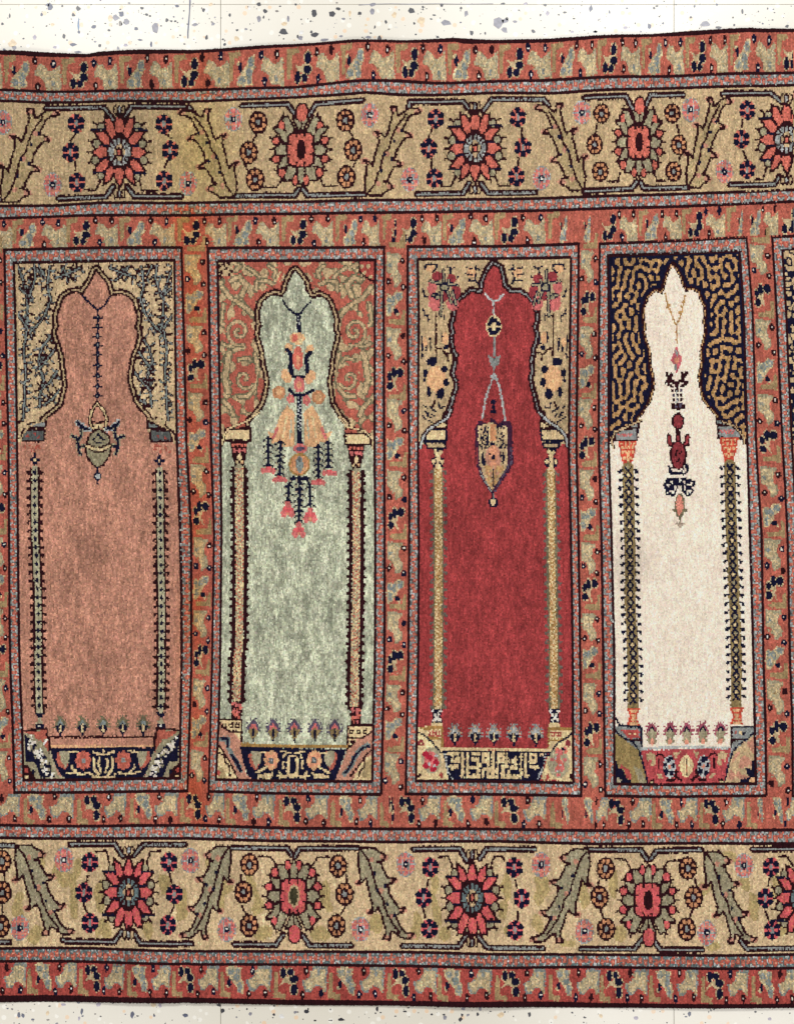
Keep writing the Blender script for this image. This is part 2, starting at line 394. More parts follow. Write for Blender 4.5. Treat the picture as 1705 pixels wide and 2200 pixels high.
def flower8(par, x, y, s=1.0):
    use(part('flower', par)); F(x, y, 3.937)
    E(0, 0, 80*s, 100*s, 'maroon')
    for i in range(8):
        a = math.pi*2*(i+.5)/8; E(49*s*math.cos(a), 66*s*math.sin(a), 15.5*s, 18*s, 'ring')
    E(0, 0, 17*s, 24*s, 'steel')
def blossom(par, x, y, s=1.0, hue='pink'):
    use(part('blossom', par)); F(x, y, 3.937)
    E(0, 0, 82*s, 112*s, 'steel'); E(0, 0, 74*s, 102*s, hue)
    for a in (-26, 26): L([(a*s,-95*s),(a*s,95*s)], 'steel', 6)
    L([(-74*s,0),(74*s,0)], 'steel', 12)
    for b in (-52, 52): L([(-70*s,b*s),(70*s,b*s*1.05)], 'lsalmon', 5)
    E(0, 0, 25*s, 32*s, 'navy'); E(2, 0, 8, 11, 'white')
LEAF = [(140,180),(265,178),(310,215),(345,228),(368,248),(352,282),(290,300),(330,312),(335,345),(360,385),(385,432),(455,440),(430,470),(365,498),(395,510),(400,560),(430,610),(455,650),(490,686),(540,685),(515,722),(455,745),(470,780),(490,820),(512,862),(548,890),(622,905),(590,942),(540,945),(500,930),(440,882),(415,880),(402,950),(345,945),(370,900),(365,850),(345,800),(330,730),(300,680),(268,715),(215,725),(242,700),(245,640),(225,580),(205,500),(190,430),(160,470),(105,482),(140,450),(135,380),(120,310),(125,210)]
RIB = [(150,200),(210,280),(240,370),(265,440),(290,540),(340,600),(360,680),(390,750),(430,810),(490,890)]
TIPS = [(355,255),(440,452),(525,700),(600,920),(375,935),(225,718),(120,475)]
def leaf(par, base, tip, fill='sage', tipc='peachf'):
    use(part('lance_leaf', par))
    sx, sy = (tip[0]-base[0]) / 480.0, (tip[1]-base[1]) / 730.0
    m = lambda pts: [(base[0] + (x-130)*sx, base[1] + (y-190)*sy) for x, y in pts]
    Ps(m(LEAF), fill)
    for (x, y) in m(TIPS): Es(x, y, 9, 7, tipc)
    for i, (x, y) in enumerate(m(RIB)):
        if i % 3 == 1: Es(x + 8*np.sign(sx), y, 5, 6, tipc)
    Ls(m(LEAF), 'maroon', 5.0, True); Ls(m(RIB), 'maroon', 4.6)
    for p in m([(268,395),(295,535),(382,655),(362,500),(450,745)]): Es(p[0], p[1], 3.4, 4.6, 'navy')
def bracket(par, pts, core='steel'):
    use(part('bracket', par)); L(pts, 'maroon', 56); L(pts, core, 15)
def vine(par, pts, w=18): use(par); L(pts, 'maroon', w)

# upper floral border -------------------------------------------------
F(0, 170); bracket(main_t, [(395,245),(880,238),(960,345)]); bracket(main_t, [(1590,225),(1115,232),(1055,320)]); bracket(main_t, [(1590,225),(1650,300)])
bracket(main_t, [(500,1010),(900,1000),(960,910)]); bracket(main_t, [(1525,985),(1140,990),(1075,905)])
bracket(main_t, [(-400,250),(-60,255)]); bracket(main_t, [(-300,1020),(30,1020)])
vine(main_t, [(640,465),(595,520)]); vine(main_t, [(640,700),(645,775)]); vine(main_t, [(720,935),(810,945),(850,870),(850,830)])
vine(main_t, [(1390,450),(1440,490)]); vine(main_t, [(1415,680),(1385,745)]); vine(main_t, [(1330,940),(1200,940),(1180,860),(1150,800)])
F(430, 170); bracket(main_t, [(355,225),(740,215),(810,310)]); bracket(main_t, [(1370,185),(980,215),(920,310)])
bracket(main_t, [(285,988),(800,985),(830,930)]); bracket(main_t, [(1390,978),(910,985),(870,930)])
vine(main_t, [(480,465),(440,530)]); vine(main_t, [(375,710),(400,780)]); vine(main_t, [(540,915),(650,915),(690,850)])
vine(main_t, [(1260,440),(1305,510)]); vine(main_t, [(1320,690),(1290,750)]); vine(main_t, [(1160,905),(1040,905),(1020,850)])
F(860, 170); bracket(main_t, [(70,230),(80,185),(530,182),(610,290)]); bracket(main_t, [(1250,220),(1210,170),(770,170),(700,270)])
bracket(main_t, [(140,968),(530,965),(580,880)]); bracket(main_t, [(1140,955),(740,965),(680,880)])
vine(main_t, [(270,410),(240,480)]); vine(main_t, [(265,660),(265,745)]); vine(main_t, [(345,880),(350,905),(430,905),(460,820)])
vine(main_t, [(1025,410),(1025,490)]); vine(main_t, [(1000,665),(990,735)]); vine(main_t, [(920,895),(830,900),(790,800)])
F(1275, 170); bracket(main_t, [(-80,160),(270,148),(330,260)]); bracket(main_t, [(755,130),(480,135),(430,240)])
bracket(main_t, [(-80,955),(315,930),(360,870)]); bracket(main_t, [(795,915),(420,925),(390,870)])
bracket(main_t, [(1085,120),(1500,110),(1600,190)]); bracket(main_t, [(1155,890),(1530,885),(1570,820)])
vine(main_t, [(20,380),(10,480)]); vine(main_t, [(115,870),(200,870),(220,800)]); vine(main_t, [(700,380),(720,460)]); vine(main_t, [(735,640),(720,690)]); vine(main_t, [(610,860),(530,855),(510,800)])
vine(main_t, [(1258,340),(1255,400)]); vine(main_t, [(1270,600),(1290,670)]); vine(main_t, [(1370,840),(1440,840),(1470,720)])
leaf(main_t, (5,432), (124,243), 'khaki'); leaf(main_t, (506,421), (386,240), 'khaki'); leaf(main_t, (785.6,417), (901,236), 'khaki')
leaf(main_t, (1253.7,407), (1152,230), 'khaki'); leaf(main_t, (1475.7,400), (1570,217), 'khaki')
rosette(main_t, 257, 327); rosette(main_t, 1020, 318, .98, 1.0); rosette(main_t, 1690, 298, 1.0, .98)
palmette(main_t, 646, 322); palmette(main_t, 1371, 306, .86, .98)
for x, y in ((164,265),(152,327),(166,392),(351,265),(365,321),(352,387),(936,253),(921,317),(932,382),(1112,252),(1123,316),(1109,379)): flower6(main_t, x, y, .98)
for x, y in ((1605.5,235),(1592.7,297),(1605.5,363)): flower6(main_t, x, y, .95)
for x, y in ((555,263),(534,328),(548,386),(742,260),(759,323),(744,381)): flower8(main_t, x, y)
for x, y in ((1291,245),(1276,312),(1288,370),(1443.5,243),(1457.6,311),(1446.5,368)): flower8(main_t, x, y, .88)
for x, y in ((8,264),(113,397),(403,392),(501,256),(794,248),(880,384),(1163,382),(1249,242),(1483,235),(1556,368)): blossom(main_t, x, y, .92)

# lower floral border -------------------------------------------------
F(0, 1770); bracket(main_b, [(-300,185),(120,185)]); bracket(main_b, [(600,172),(970,172),(1040,280)]); bracket(main_b, [(1560,180),(1210,180),(1130,270)])
bracket(main_b, [(530,985),(560,1000),(970,1000),(1030,910)]); bracket(main_b, [(1620,1015),(1190,1010),(1130,910)]); bracket(main_b, [(-300,1000),(80,1000)])
vine(main_b, [(815,240),(900,230),(925,330)]); vine(main_b, [(1360,230),(1270,240),(1240,330)]); vine(main_b, [(745,440),(730,490)]); vine(main_b, [(705,680),(735,755)]); vine(main_b, [(1435,415),(1450,495)]); vine(main_b, [(1475,690),(1440,770)])
vine(main_b, [(10,240),(45,470)]); vine(main_b, [(20,680),(30,860)])
F(430, 1770); bracket(main_b, [(265,205),(735,205),(780,270)]); bracket(main_b, [(1330,205),(840,210),(800,280)])
bracket(main_b, [(290,1020),(640,1030),(700,940)]); bracket(main_b, [(1275,1030),(925,1035),(870,950)])
vine(main_b, [(490,275),(590,275),(640,340)]); vine(main_b, [(1085,280),(990,285),(950,350)]); vine(main_b, [(345,430),(345,490)]); vine(main_b, [(350,690),(390,770)]); vine(main_b, [(1235,430),(1240,490)]); vine(main_b, [(1225,700),(1195,760)])
F(860, 1770); bracket(main_b, [(110,215),(500,215),(565,320)]); bracket(main_b, [(1130,215),(725,218),(670,300)])
bracket(main_b, [(20,1035),(490,1040),(560,940)]); bracket(main_b, [(1205,1055),(730,1045),(660,950)])
vine(main_b, [(320,290),(400,275),(440,360)]); vine(main_b, [(875,310),(860,275),(790,280),(760,370)]); vine(main_b, [(240,470),(225,530)]); vine(main_b, [(190,720),(210,800)]); vine(main_b, [(970,470),(985,540)]); vine(main_b, [(990,740),(990,810)])
F(1275, 1770, 2.221); use(main_b)
for b in ([(-40,120),(225,125),(255,175)], [(515,125),(300,130),(270,170)], [(955,120),(755,122)], [(-60,600),(195,600),(235,545)], [(515,600),(315,602),(280,545)], [(700,560),(730,595),(955,595)]):
    use(part('bracket', main_b)); L(b, 'maroon', 31); L(b, 'steel', 8.5)
for b in ([(100,165),(150,170),(170,205)], [(415,175),(355,180),(335,210)], [(480,260),(490,300)], [(470,410),(455,450)], [(25,270),(15,295)], [(30,405),(45,450)], [(835,260),(830,300)], [(815,410),(830,455)], [(880,155),(920,155),(950,200)]):
    vine(main_b, b, 10)
# pale green shadow leaves woven into the lower ground
sh = noise(34, 52, 91, .3)
for (x, y, rx, ry) in ((40,1950,12,30),(75,2010,18,20),(85,1850,14,22),(135,1880,22,24),(158,1930,10,40),(166,1870,10,22),(215,1920,14,40),(222,2000,16,26),(355,1900,14,24),(388,1945,14,36),(320,1995,18,18),
    (540,1880,12,34),(555,1945,10,30),(565,2005,18,18),(480,1920,14,30),(700,1930,12,34),(690,2005,20,16),(815,1905,14,36),(805,1990,14,26),(460,1850,16,16),
    (895,1990,12,26),(930,1895,10,26),(940,1960,10,30),(955,2010,16,14),(1085,1905,12,24),(1080,1960,10,26),(1160,1910,18,30),(1150,1985,14,20),(1220,2030,16,10),(1255,1925,10,30),(1100,2000,16,12),
    (1315,1900,10,30),(1330,2010,14,16),(1515,1905,12,22),(1530,2030,16,10),(1600,1880,16,26),(1620,1950,14,30),(1575,1840,18,10),(1665,1900,10,26),(1685,1990,14,24)):
    w = window(x-rx-6, y-ry-6, x+rx+6, y+ry+6); use(main_b)
    m = (((SX[w]-x)/rx)**2 + ((SY[w]-y)/ry)**2 + .45*sh[w] < 1) & (PID[w] == main_b) & (COL[w][...,0] > .3)
    put(w, m, 'moss')
leaf(main_b, (35.6,1818), (156,2003)); leaf(main_b, (493.5,1821), (391,2009)); leaf(main_b, (771.6,1824), (886,2011)); leaf(main_b, (1263.9,1827), (1143,2018)); leaf(main_b, (1513.6,1833), (1621,2018))
rosette(main_b, 276, 1918, .94, 1.0, 'hotpink', -1); rosette(main_b, 1014, 1930, .98, 1.04, 'hotpink', -1); rosette(main_b, 1722, 1930, .98, 1.0, 'hotpink', -1)
palmette(main_b, 630, 1926, 1.0, 1.02, -1, 'hotpink', 'darkolive'); palmette(main_b, 1391, 1935, 1.0, 1.0, -1, 'hotpink')
for x, y in ((193,1853),(180,1919),(193,1984),(363,1853),(375,1921),(361,1987),(924,1864),(910,1929),(922,1996),(1104,1864),(1120,1930),(1106,1998)): flower6(main_b, x, y, .98, 'hotpink')
for x, y in ((1655,1863),(1643,1930),(1658,1998)): flower6(main_b, x, y, .98, 'hotpink')
for x, y in ((5,1850),(6,1917),(2,1990),(536,1858),(523,1917),(535,1989),(726,1861),(740,1921),(723,1990),(1300,1866),(1287,1928),(1302,1997),(1477,1866),(1489,1929),(1474,1996)): flower8(main_b, x, y)
for x, y in ((138,1847),(43,1994),(409,1850),(487,1997),(774,1997),(871,1857),(1162,1858),(1255,2002),(1597,1860),(1517,2004)): blossom(main_b, x, y, .96, 'pink')

# ------------------------------------------------------------------ the arch panels
LAB = ['panel with a plain peach niche and vine spandrels', 'panel with a pale green niche and scrolled salmon spandrels',
       'panel with a red niche and beige flowered spandrels', 'panel with an ivory niche and navy meander spandrels', 'panel at the edge of view with navy ringed spandrel']
FIELD = ['peachf', 'greenf', 'redf', 'ivoryf', 'peachf']
SPAND = ['beige2', 'salmon', 'beige', 'navy', 'beige']
BODY, NICHE = [], []
n_lab = noise(16, 19, 21, .13); n_vine = noise(21, 27, 22, .38); n_vine2 = noise(11, 14, 23, .4); n_scr = noise(30, 34, 24, .3); n_ring = noise(20, 22, 25, .3)
for p in range(5):
    pid = part('arch_panel', RUG, LAB[p]); BODY.append(pid)
    c = [VC[1 + 4*p + q] for q in range(4)]
    r = [HR[6], HR[7], HR[8], HR[9]]
    stripe((r[0], r[1]), (c[0], c[3]), pid, 'x'); stripe((r[2], r[3]), (c[0], c[3]), pid, 'x')
    stripe((r[1], r[2]), (c[0], c[1]), pid, 'y'); stripe((r[1], r[2]), (c[2], c[3]), pid, 'y')
    nf = part('niche', pid); NICHE.append(nf)
    rows(r[1], r[2], FIELD[p], nf, c[1], c[2])
def interior(p):
    m = np.zeros((NR, NC), bool); m[HR[7]:HR[8], VC[2+4*p]:VC[3+4*p]] = True; return m

NP = {0: (0, [(815,640),(850,690),(895,740),(915,800),(925,850),(960,850),(1020,840),(1080,860),(1120,900),(1135,960),(1155,1020),(1150,1080),(1130,1110),(1150,1130),(1160,1200),(1140,1280),(1110,1330),(1095,1400),(1085,1480),(1075,1540),(1085,1600),(1110,1680),(1125,1740),(1165,1800),(1240,1880),(1252,1915),(1268,2110),(375,2110),(385,1900),(450,1850),(530,1780),(555,1680),(570,1600),(560,1500),(545,1420),(540,1340),(515,1260),(490,1200),(480,1150),(505,1110),(490,1060),(495,1000),(520,930),(540,870),(600,830),(650,820),(700,845),(725,800),(750,770),(790,700)]),
      1: (430, [(800,640),(835,680),(880,740),(890,800),(925,860),(960,875),(1010,850),(1060,880),(1090,930),(1110,990),(1130,1050),(1125,1110),(1120,1140),(1140,1170),(1125,1250),(1100,1330),(1090,1400),(1085,1480),(1065,1560),(1080,1660),(1095,1760),(1130,1820),(1170,1890),(1215,1930),(1222,2110),(430,2110),(425,1920),(480,1860),(540,1790),(570,1700),(590,1600),(580,1500),(555,1420),(550,1330),(525,1250),(505,1180),(510,1120),(530,1100),(510,1050),(510,980),(530,910),(580,860),(640,840),(690,865),(730,810),(740,760),(770,690)]),
      2: (860, [(785,590),(830,620),(850,700),(860,770),(900,805),(920,835),(1000,830),(1050,860),(1100,910),(1125,970),(1135,1050),(1110,1110),(1130,1170),(1125,1230),(1100,1290),(1095,1350),(1080,1400),(1090,1480),(1075,1530),(1090,1640),(1115,1720),(1130,1800),(1170,1850),(1185,1900),(1195,2110),(385,2110),(400,1880),(450,1780),(470,1700),(495,1640),(490,1560),(465,1500),(480,1440),(490,1380),(495,1340),(470,1300),(455,1230),(465,1150),(450,1100),(470,1040),(480,960),(500,900),(560,860),(600,820),(690,840),(700,800),(710,730),(745,650)]),
      3: (1275, [(668,590),(700,640),(730,700),(745,760),(780,815),(830,800),(875,820),(890,880),(920,940),(925,1020),(915,1070),(925,1120),(920,1180),(905,1240),(890,1320),(895,1400),(890,1460),(870,1520),(880,1600),(895,1680),(915,1740),(950,1790),(1020,1860),(1030,1900),(1042,2110),(370,2110),(385,1890),(430,1830),(480,1760),(505,1680),(520,1590),(510,1520),(495,1440),(490,1340),(480,1280),(455,1220),(440,1150),(445,1100),(435,1040),(440,950),(470,860),(530,810),(575,840),(600,790),(615,720),(640,650)])}
CAPY = {0: 948, 1: 950, 2: 955, 3: 945}          # the spandrels end here
AXX = {0: 206, 1: 634, 2: 1060, 3: 1445}
def spandrels(p):
    ox, poly = NP[p]; F(ox, 420); q = tp(poly)
    sub = (slice(HR[7], HR[8]), slice(VC[2+4*p], VC[3+4*p]))
    up = np.zeros((NR, NC), bool)
    m = (SY[sub] < CAPY[p]) & ~inpoly(SX[sub], SY[sub], q)
    up[sub] = m
    left = part('spandrel', BODY[p]); right = part('spandrel', BODY[p])
    mm = up & (SX < AXX[p]); COL[mm] = YARN[SPAND[p]]; PID[mm] = left
    mm = up & (SX >= AXX[p]); COL[mm] = YARN[SPAND[p]]; PID[mm] = right
    return up, q, left, right
def arch_line(p, q, c1, c2, c3, w=(27, 17, 10)):
    """the triple outline of the arch, outside the niche only"""
    i = max(range(len(q)), key=lambda j: q[j][1] * 1 - 0)
    k = [j for j in range(len(q)) if q[j][1] < CAPY[p] - 16]
    order = sorted(range(len(q)), key=lambda j: j)
    rt = [q[j] for j in range(0, len(q)//2 + 3) if q[j][1] < CAPY[p] - 30 and q[j][0] >= q[0][0] - 1]
    lf = [q[0]] + [q[j] for j in range(len(q) - 1, len(q)//2 - 3, -1) if q[j][1] < CAPY[p] - 30 and q[j][0] <= q[0][0] + 1]
    for col, wd in ((c1, w[0]), (c2, w[1]), (c3, w[2])):
        use(BODY[p]); 
        for seq in (rt, lf): Ls(seq, col, wd)
    use(NICHE[p]); Ps(q, FIELD[p])

# --- panel 1 : vine spandrels
CLIP[0] = interior(0)
up, q, sl, sr = spandrels(0)
F(0, 420); CLIP[0] = up
trunks = [[(150,590),(200,720),(230,860),(240,1080),(200,1300),(215,1480),(205,1700),(190,1900)], [(290,590),(300,700),(250,860)], [(420,600),(400,760),(430,880),(380,1010),(330,1080),(250,1160)],
          [(440,1170),(350,1290),(320,1400),(370,1560),(340,1650),(330,1790)], [(460,1300),(400,1380),(330,1470)], [(530,600),(560,660),(640,720)], [(690,610),(600,650),(470,700)], [(480,1480),(430,1560),(340,1650)], [(330,590),(380,680)], [(500,1640),(440,1720),(380,1760)], [(150,1000),(230,1120)], [(140,760),(225,840)]]
for tr_ in trunks:
    for a_ in (tr_, mir(tr_, 808)):
        use(sl if a_ is tr_ else sr); A_ = np.array(a_, float); seg = np.r_[0, np.cumsum(np.hypot(*np.diff(A_, axis=0).T))]
        L(a_, 'maroon', 30); tw = []
        t = 10.0; sd = 1
        while t < seg[-1]:
            x, y = np.interp(t, seg, A_[:,0]), np.interp(t, seg, A_[:,1]); k2 = np.searchsorted(seg, t)-1; dx, dy = A_[k2+1]-A_[k2]; th = math.atan2(dy, dx) + sd*random.uniform(.7, 1.5) + (math.pi if random.random() < .5 else 0)
            ln = random.uniform(36, 70); e = (x + ln*math.cos(th), y + ln*1.1*math.sin(th)); tw.append(((x, y), e)); L([(x, y), e], 'maroon', random.uniform(17, 24)); sd = -sd; t += random.uniform(20, 32)
        L(a_, 'bluegrey', 13)
        for (p0, p1) in tw:
            if random.random() < .72: L([((p0[0]+p1[0])/2, (p0[1]+p1[1])/2), (p1[0]*.9+p0[0]*.1, p1[1]*.9+p0[1]*.1)], random.choice(('bluegrey','steel','dsteel')), 13)
mk_ = up & (n_vine2 > 1.9); COL[mk_ & (COL[...,0] > .3)] = YARN['maroon']
CLIP[0] = interior(0)
F(0, 420)
for a in (142, 1465): use(sl if a < 800 else sr); L([(a, 580), (a + 14, 1900)], 'beige', 18)
L([(140,574),(1470,560)], 'beige', 16)
arch_line(0, q, 'maroon', 'beige', 'maroon')
F(0, 420); L([(700,850),(740,890),(825,968),(880,930),(930,860)], 'navy', 18)
lamp_p = part('hanging_lamp', BODY[0]); use(lamp_p)
L([(825,975),(822,1400),(820,1750)], 'navy', 11)
for y in (1030,1108,1188,1262,1342,1435,1525,1612,1690):
    E(825, y, 20, 26, 'navy'); L([(790,y+4),(860,y+4)], 'navy', 15); E(825, y, 6, 8, 'steel')
F(0, 880)
F(140, 860, 6.486)
for pts in ([(440,40),(370,140),(340,260),(360,350),(400,400)], [(440,40),(530,130),(580,240),(580,360),(540,410)]): L(pts, 'maroon', 58); L(pts, 'cream', 20)
P([(440,110),(400,180),(390,270),(460,300),(540,260),(520,180)], 'peachf'); L([(380,290),(460,320),(545,290)], 'maroon', 28); P([(390,330),(540,330),(520,390),(410,390)], 'cream'); E(462, 385, 18, 30, 'maroon')
for mm_ in (lambda a: a, lambda a: mir(a, 458)):
    L(mm_([(170,300),(180,330),(225,345),(260,390),(330,410)]), 'lsteel', 74); L(mm_([(215,350),(222,480),(195,540),(90,495)]), 'pale', 58); L(mm_([(170,540),(175,650),(260,632)]), 'pale', 54); L(mm_([(180,660),(190,710),(215,750)]), 'pale', 60)
    L(mm_([(170,300),(180,330),(225,345),(260,390),(330,405)]), 'navy', 44); L(mm_([(215,350),(222,480),(195,540),(90,495)]), 'navy', 34); L(mm_([(170,540),(175,650),(260,632)]), 'navy', 32); L(mm_([(180,660),(190,710),(215,750)]), 'navy', 38)
body = [(395,425),(465,400),(540,440),(610,500),(640,620),(640,730),(600,800),(540,890),(455,945),(380,890),(310,800),(285,720),(290,610),(330,500)]
P(body, 'sage'); L(body, 'maroon', 28, True)
L([(300,600),(380,640),(460,670),(540,640),(620,600)], 'maroon', 24); L([(300,630),(390,665),(540,670),(620,630)], 'cream', 20); L([(330,670),(420,720),(520,720),(600,660)], 'maroon', 24); L([(320,655),(430,690),(520,695),(610,650)], 'cream', 18)
L([(385,555),(430,520),(460,470),(500,520),(545,555)], 'navy', 26); L([(425,585),(505,585)], 'navy', 24); E(465, 545, 22, 18, 'pale')
L([(450,945),(450,1010)], 'navy', 30); E(452, 1060, 52, 60, 'navy'); E(452, 1058, 30, 34, 'lsteel'); L([(450,1100),(450,1165)], 'navy', 24)
# capitals
def box(p, pts, fill, line, w=14):
    use(part('capital', BODY[p])); P(pts, fill); L(pts, line, w, True)
F(0, 880)
box(0, [(185,170),(368,165),(372,268),(180,262)], 'dsteel', 'maroon', 16); box(0, [(250,112),(385,95),(380,148),(235,150)], 'steel', 'maroon', 12)
box(0, [(1278,172),(1440,180),(1462,268),(1280,270)], 'dsteel', 'maroon', 16); box(0, [(1248,100),(1340,135),(1400,165),(1255,160)], 'bluegrey', 'maroon', 12)
use(BODY[0]); L([(165,290),(185,220),(240,140),(400,80)], 'beige', 12); L([(1480,290),(1470,200),(1380,130),(1260,80)], 'beige', 12); L([(1490,290),(1485,210),(1400,130)], 'maroon', 9)
for x, y in ((230,220),(290,200),(320,235),(1340,225),(1400,240)): E(x, y, 14, 12, 'brick')
for x0 in (265, 1370):
    for i in range(16): E(x0 + random.uniform(-70,70), 300 + random.uniform(0,60), 9, 10, 'salmon')
for cx, cy in ((290,420),(1350,428)):
    use(part('bud', BODY[0])); E(cx, cy-20, 15, 36, 'navy'); L([(cx-36,cy+5),(cx+36,cy+5)], 'navy', 22); E(cx, cy+28, 20, 24, 'navy'); E(cx, cy+6, 9, 12, 'cream')

def column(p, pts, core, cw, line, lw, lo, thorn, to, step, bead=None, tr=3.4, second=None):
    """woven column; pts are plan points of its axis"""
    use(part('column', BODY[p]))
    a = np.array(pts); ax = lambda y: float(np.interp(y, a[:,1], a[:,0])); y0, y1 = a[0,1], a[-1,1]
    ys = np.linspace(y0, y1, 60)
    Ls([(ax(y), y) for y in ys], core, cw)
    if second:
        w = window(a[:,0].min()-cw, y0, a[:,0].max()+cw, y1)
        x = np.interp(SY[w], a[:,1], a[:,0])
        m = (abs(SX[w]-x) < cw/2) & (SY[w] > y0) & (SY[w] < y1)
        for i, c in enumerate(second): put(w, m & second_pat(SX[w]-x, SY[w], HASH[w], i), c)
    if line:
        for s in (-1, 1): Ls([(ax(y)+s*lo, y) for y in ys], line, lw)
    y = y0 + step*.4; i = 0
    while y < y1 - 3:
        x = ax(y)
        for s in (-1, 1):
            Es(x+s*to, y+1.5, tr, tr*1.05, thorn); Ls([(x+s*lo, y-2), (x+s*(to+1), y-.5)], thorn, 2.6)
        if bead: bead(x, y, i)
        y += step; i += 1
def second_pat(dx, y, h, i): return (np.abs(((y/9.0 + np.abs(dx)/9.0) % 1) - .5) < .2) if i == 0 else (h > .62)
def cross(x, y, i):
    Es(x, y, 2.6, 5.6, 'navy'); Es(x, y, 4.8, 2.6, 'navy')
def pz(ox, pts880, pts1400): return [(ox + x/3.937, 880 + y/3.937) for x, y in pts880] + [(ox + x/3.937, 1400 + y/3.937) for x, y in pts1400]
column(0, pz(0, [(292,500),(290,800),(300,1100),(325,1600),(328,2080)], [(330,400),(340,510)]), lin((176,168,138)), 13.5, 'maroon', 4.2, 8.6, 'maroon', 14.5, 17.9, cross, 3.4)
column(0, pz(0, [(1355,510),(1358,800),(1360,1300),(1368,1700),(1365,2080)], [(1365,100),(1360,490)]), lin((176,168,138)), 13.5, 'maroon', 4.2, 8.6, 'maroon', 14.5, 17.9, cross, 3.4)
F(0, 1400)
for cx in (338, 1357):
    use(part('column_foot', BODY[0])); P([(cx-42,515),(cx+46,515),(cx+18,560),(cx-12,560)], 'navy'); E(cx+2, 575, 14, 14, 'pale'); E(cx+2, 602, 30, 14, 'pale'); R(cx-34, 612, cx+40, 650, 'navy'); E(cx, 630, 10, 12, 'white')
for s in (0, 1):
    mm_ = (lambda a: a) if s == 0 else (lambda a: mir(a, 862))
    use(part('plinth', BODY[0]))
    P(mm_([(220,680),(400,655),(405,790),(430,850),(480,1075),(205,1085),(200,700)]), 'sage')
    P(mm_([(222,682),(400,658),(405,742),(330,745)]), 'salmon'); L(mm_([(215,668),(400,650),(410,735),(425,850)]), 'maroon', 18); P(mm_([(350,745),(408,745),(415,850),(390,800)]), 'salmon')
    P(mm_([(215,700),(330,800),(410,900),(470,1060),(350,1065),(300,940),(220,930)]), 'navy')
    for i in range(60):
        t = random.random(); x = 225 + t*190 + random.uniform(-8, 60); y = 740 + t*300 + random.uniform(-40, 30)
        w0 = mm_([(x, y)])[0]; E(w0[0], w0[1], 12, 13, 'white' if i % 3 else 'sage')
    P(mm_([(205,940),(260,980),(310,1080),(205,1085)]), 'maroon'); E(mm_([(225,1000)])[0][0], 1000, 18, 20, 'brick'); E(mm_([(285,1020)])[0][0], 1015, 16, 22, 'navy'); E(mm_([(230,1055)])[0][0], 1058, 14, 14, 'cream')
    L(mm_([(430,850),(490,1060),(580,1065)]), 'pale', 22)
use(part('sill_bar', BODY[0])); P([(425,720),(1300,720),(1300,812),(430,812)], 'peachf'); L([(415,722),(1300,722)], 'maroon', 14); L([(425,735),(425,815)], 'maroon', 16); L([(1303,735),(1303,815)], 'maroon', 16)
L([(440,800),(1290,800)], 'apricot', 16)
use(part('base_panel', BODY[0])); F(100, 1590, 3.82)
P([(30,62),(885,62),(860,150),(825,250),(790,310),(750,335),(180,335),(110,260),(60,170)], 'navy')
for s in (0, 1):
    mm_ = (lambda a: a) if s == 0 else (lambda a: mir(a, 468))
    P(mm_([(95,95),(185,95),(185,190),(160,245),(110,205),(85,160)]), 'salmon'); P(mm_([(110,92),(190,95),(186,185),(160,225),(125,170)]), 'pale')
    L(mm_([(185,98),(265,92)]), 'cream', 12)
    cx = mm_([(305,170)])[0][0]
    for i in range(8):
        a = math.pi*2*i/8; E(cx+42*math.cos(a), 166+52*math.sin(a), 24, 26, 'rose' if i % 2 else 'salmon')
    E(cx, 166, 34, 40, 'salmon'); E(cx, 168, 18, 24, 'steel')
    L(mm_([(215,200),(215,235),(250,260),(280,280)]), 'cream', 14); L(mm_([(170,268),(290,275)]), 'cream', 14); L(mm_([(290,285),(350,265),(380,290)]), 'cream', 14); E(mm_([(240,250)])[0][0], 252, 12, 12, 'cream')
    L(mm_([(385,95),(420,110),(468,118)]), 'cream', 16); L(mm_([(395,150),(392,230),(430,285)]), 'cream', 20); L(mm_([(425,160),(425,215),(455,270)]), 'cream', 13)
L([(468,80),(468,120)], 'cream', 14); L([(380,300),(560,300)], 'cream', 14)
E(468, 190, 60, 68, 'navy'); L([(440,150),(428,195),(450,250)], 'cream', 18); L([(496,150),(508,195),(486,250)], 'cream', 18); E(468, 205, 12, 40, 'navy')
F(0, 1400)
def bud(p, x, y, cols, k=1.0):
    use(part('bud', BODY[p])); o, i, b, s_, st = cols
    P([(x,y-72*k),(x+22*k,y-46*k),(x+42*k,y-14*k),(x+46*k,y+20*k),(x+30*k,y+58*k),(x-30*k,y+58*k),(x-46*k,y+20*k),(x-42*k,y-14*k),(x-22*k,y-46*k)], o)
    for ta, tb in ((-54,-2),(54,-2),(-46,-34),(46,-34),(-22,-64),(22,-64),(-52,26),(52,26)): E(x+ta*k, y+tb*k, 8, 9, o)
    P([(x,y-40*k),(x+24*k,y-8*k),(x+28*k,y+24*k),(x-28*k,y+24*k),(x-24*k,y-8*k)], i)
    P([(x-42*k,y+16*k),(x-20*k,y+10*k),(x,y-6*k),(x+20*k,y+10*k),(x+42*k,y+16*k),(x+26*k,y+58*k),(x,y+92*k),(x-26*k,y+58*k)], b)
    L([(x,y+8*k),(x,y+48*k)], s_, 13); E(x, y+56*k, 13, 12, s_); L([(x, y+75*k), (x, y+98*k)], st, 12)
for x in (515, 700, 875, 1040, 1210): bud(0, x, 612, ('dsage','bluegrey','navy','cream','navy'), 1.0)
use(NICHE[0]); P([(365,785),(400,735),(408,742),(375,795)], 'white')

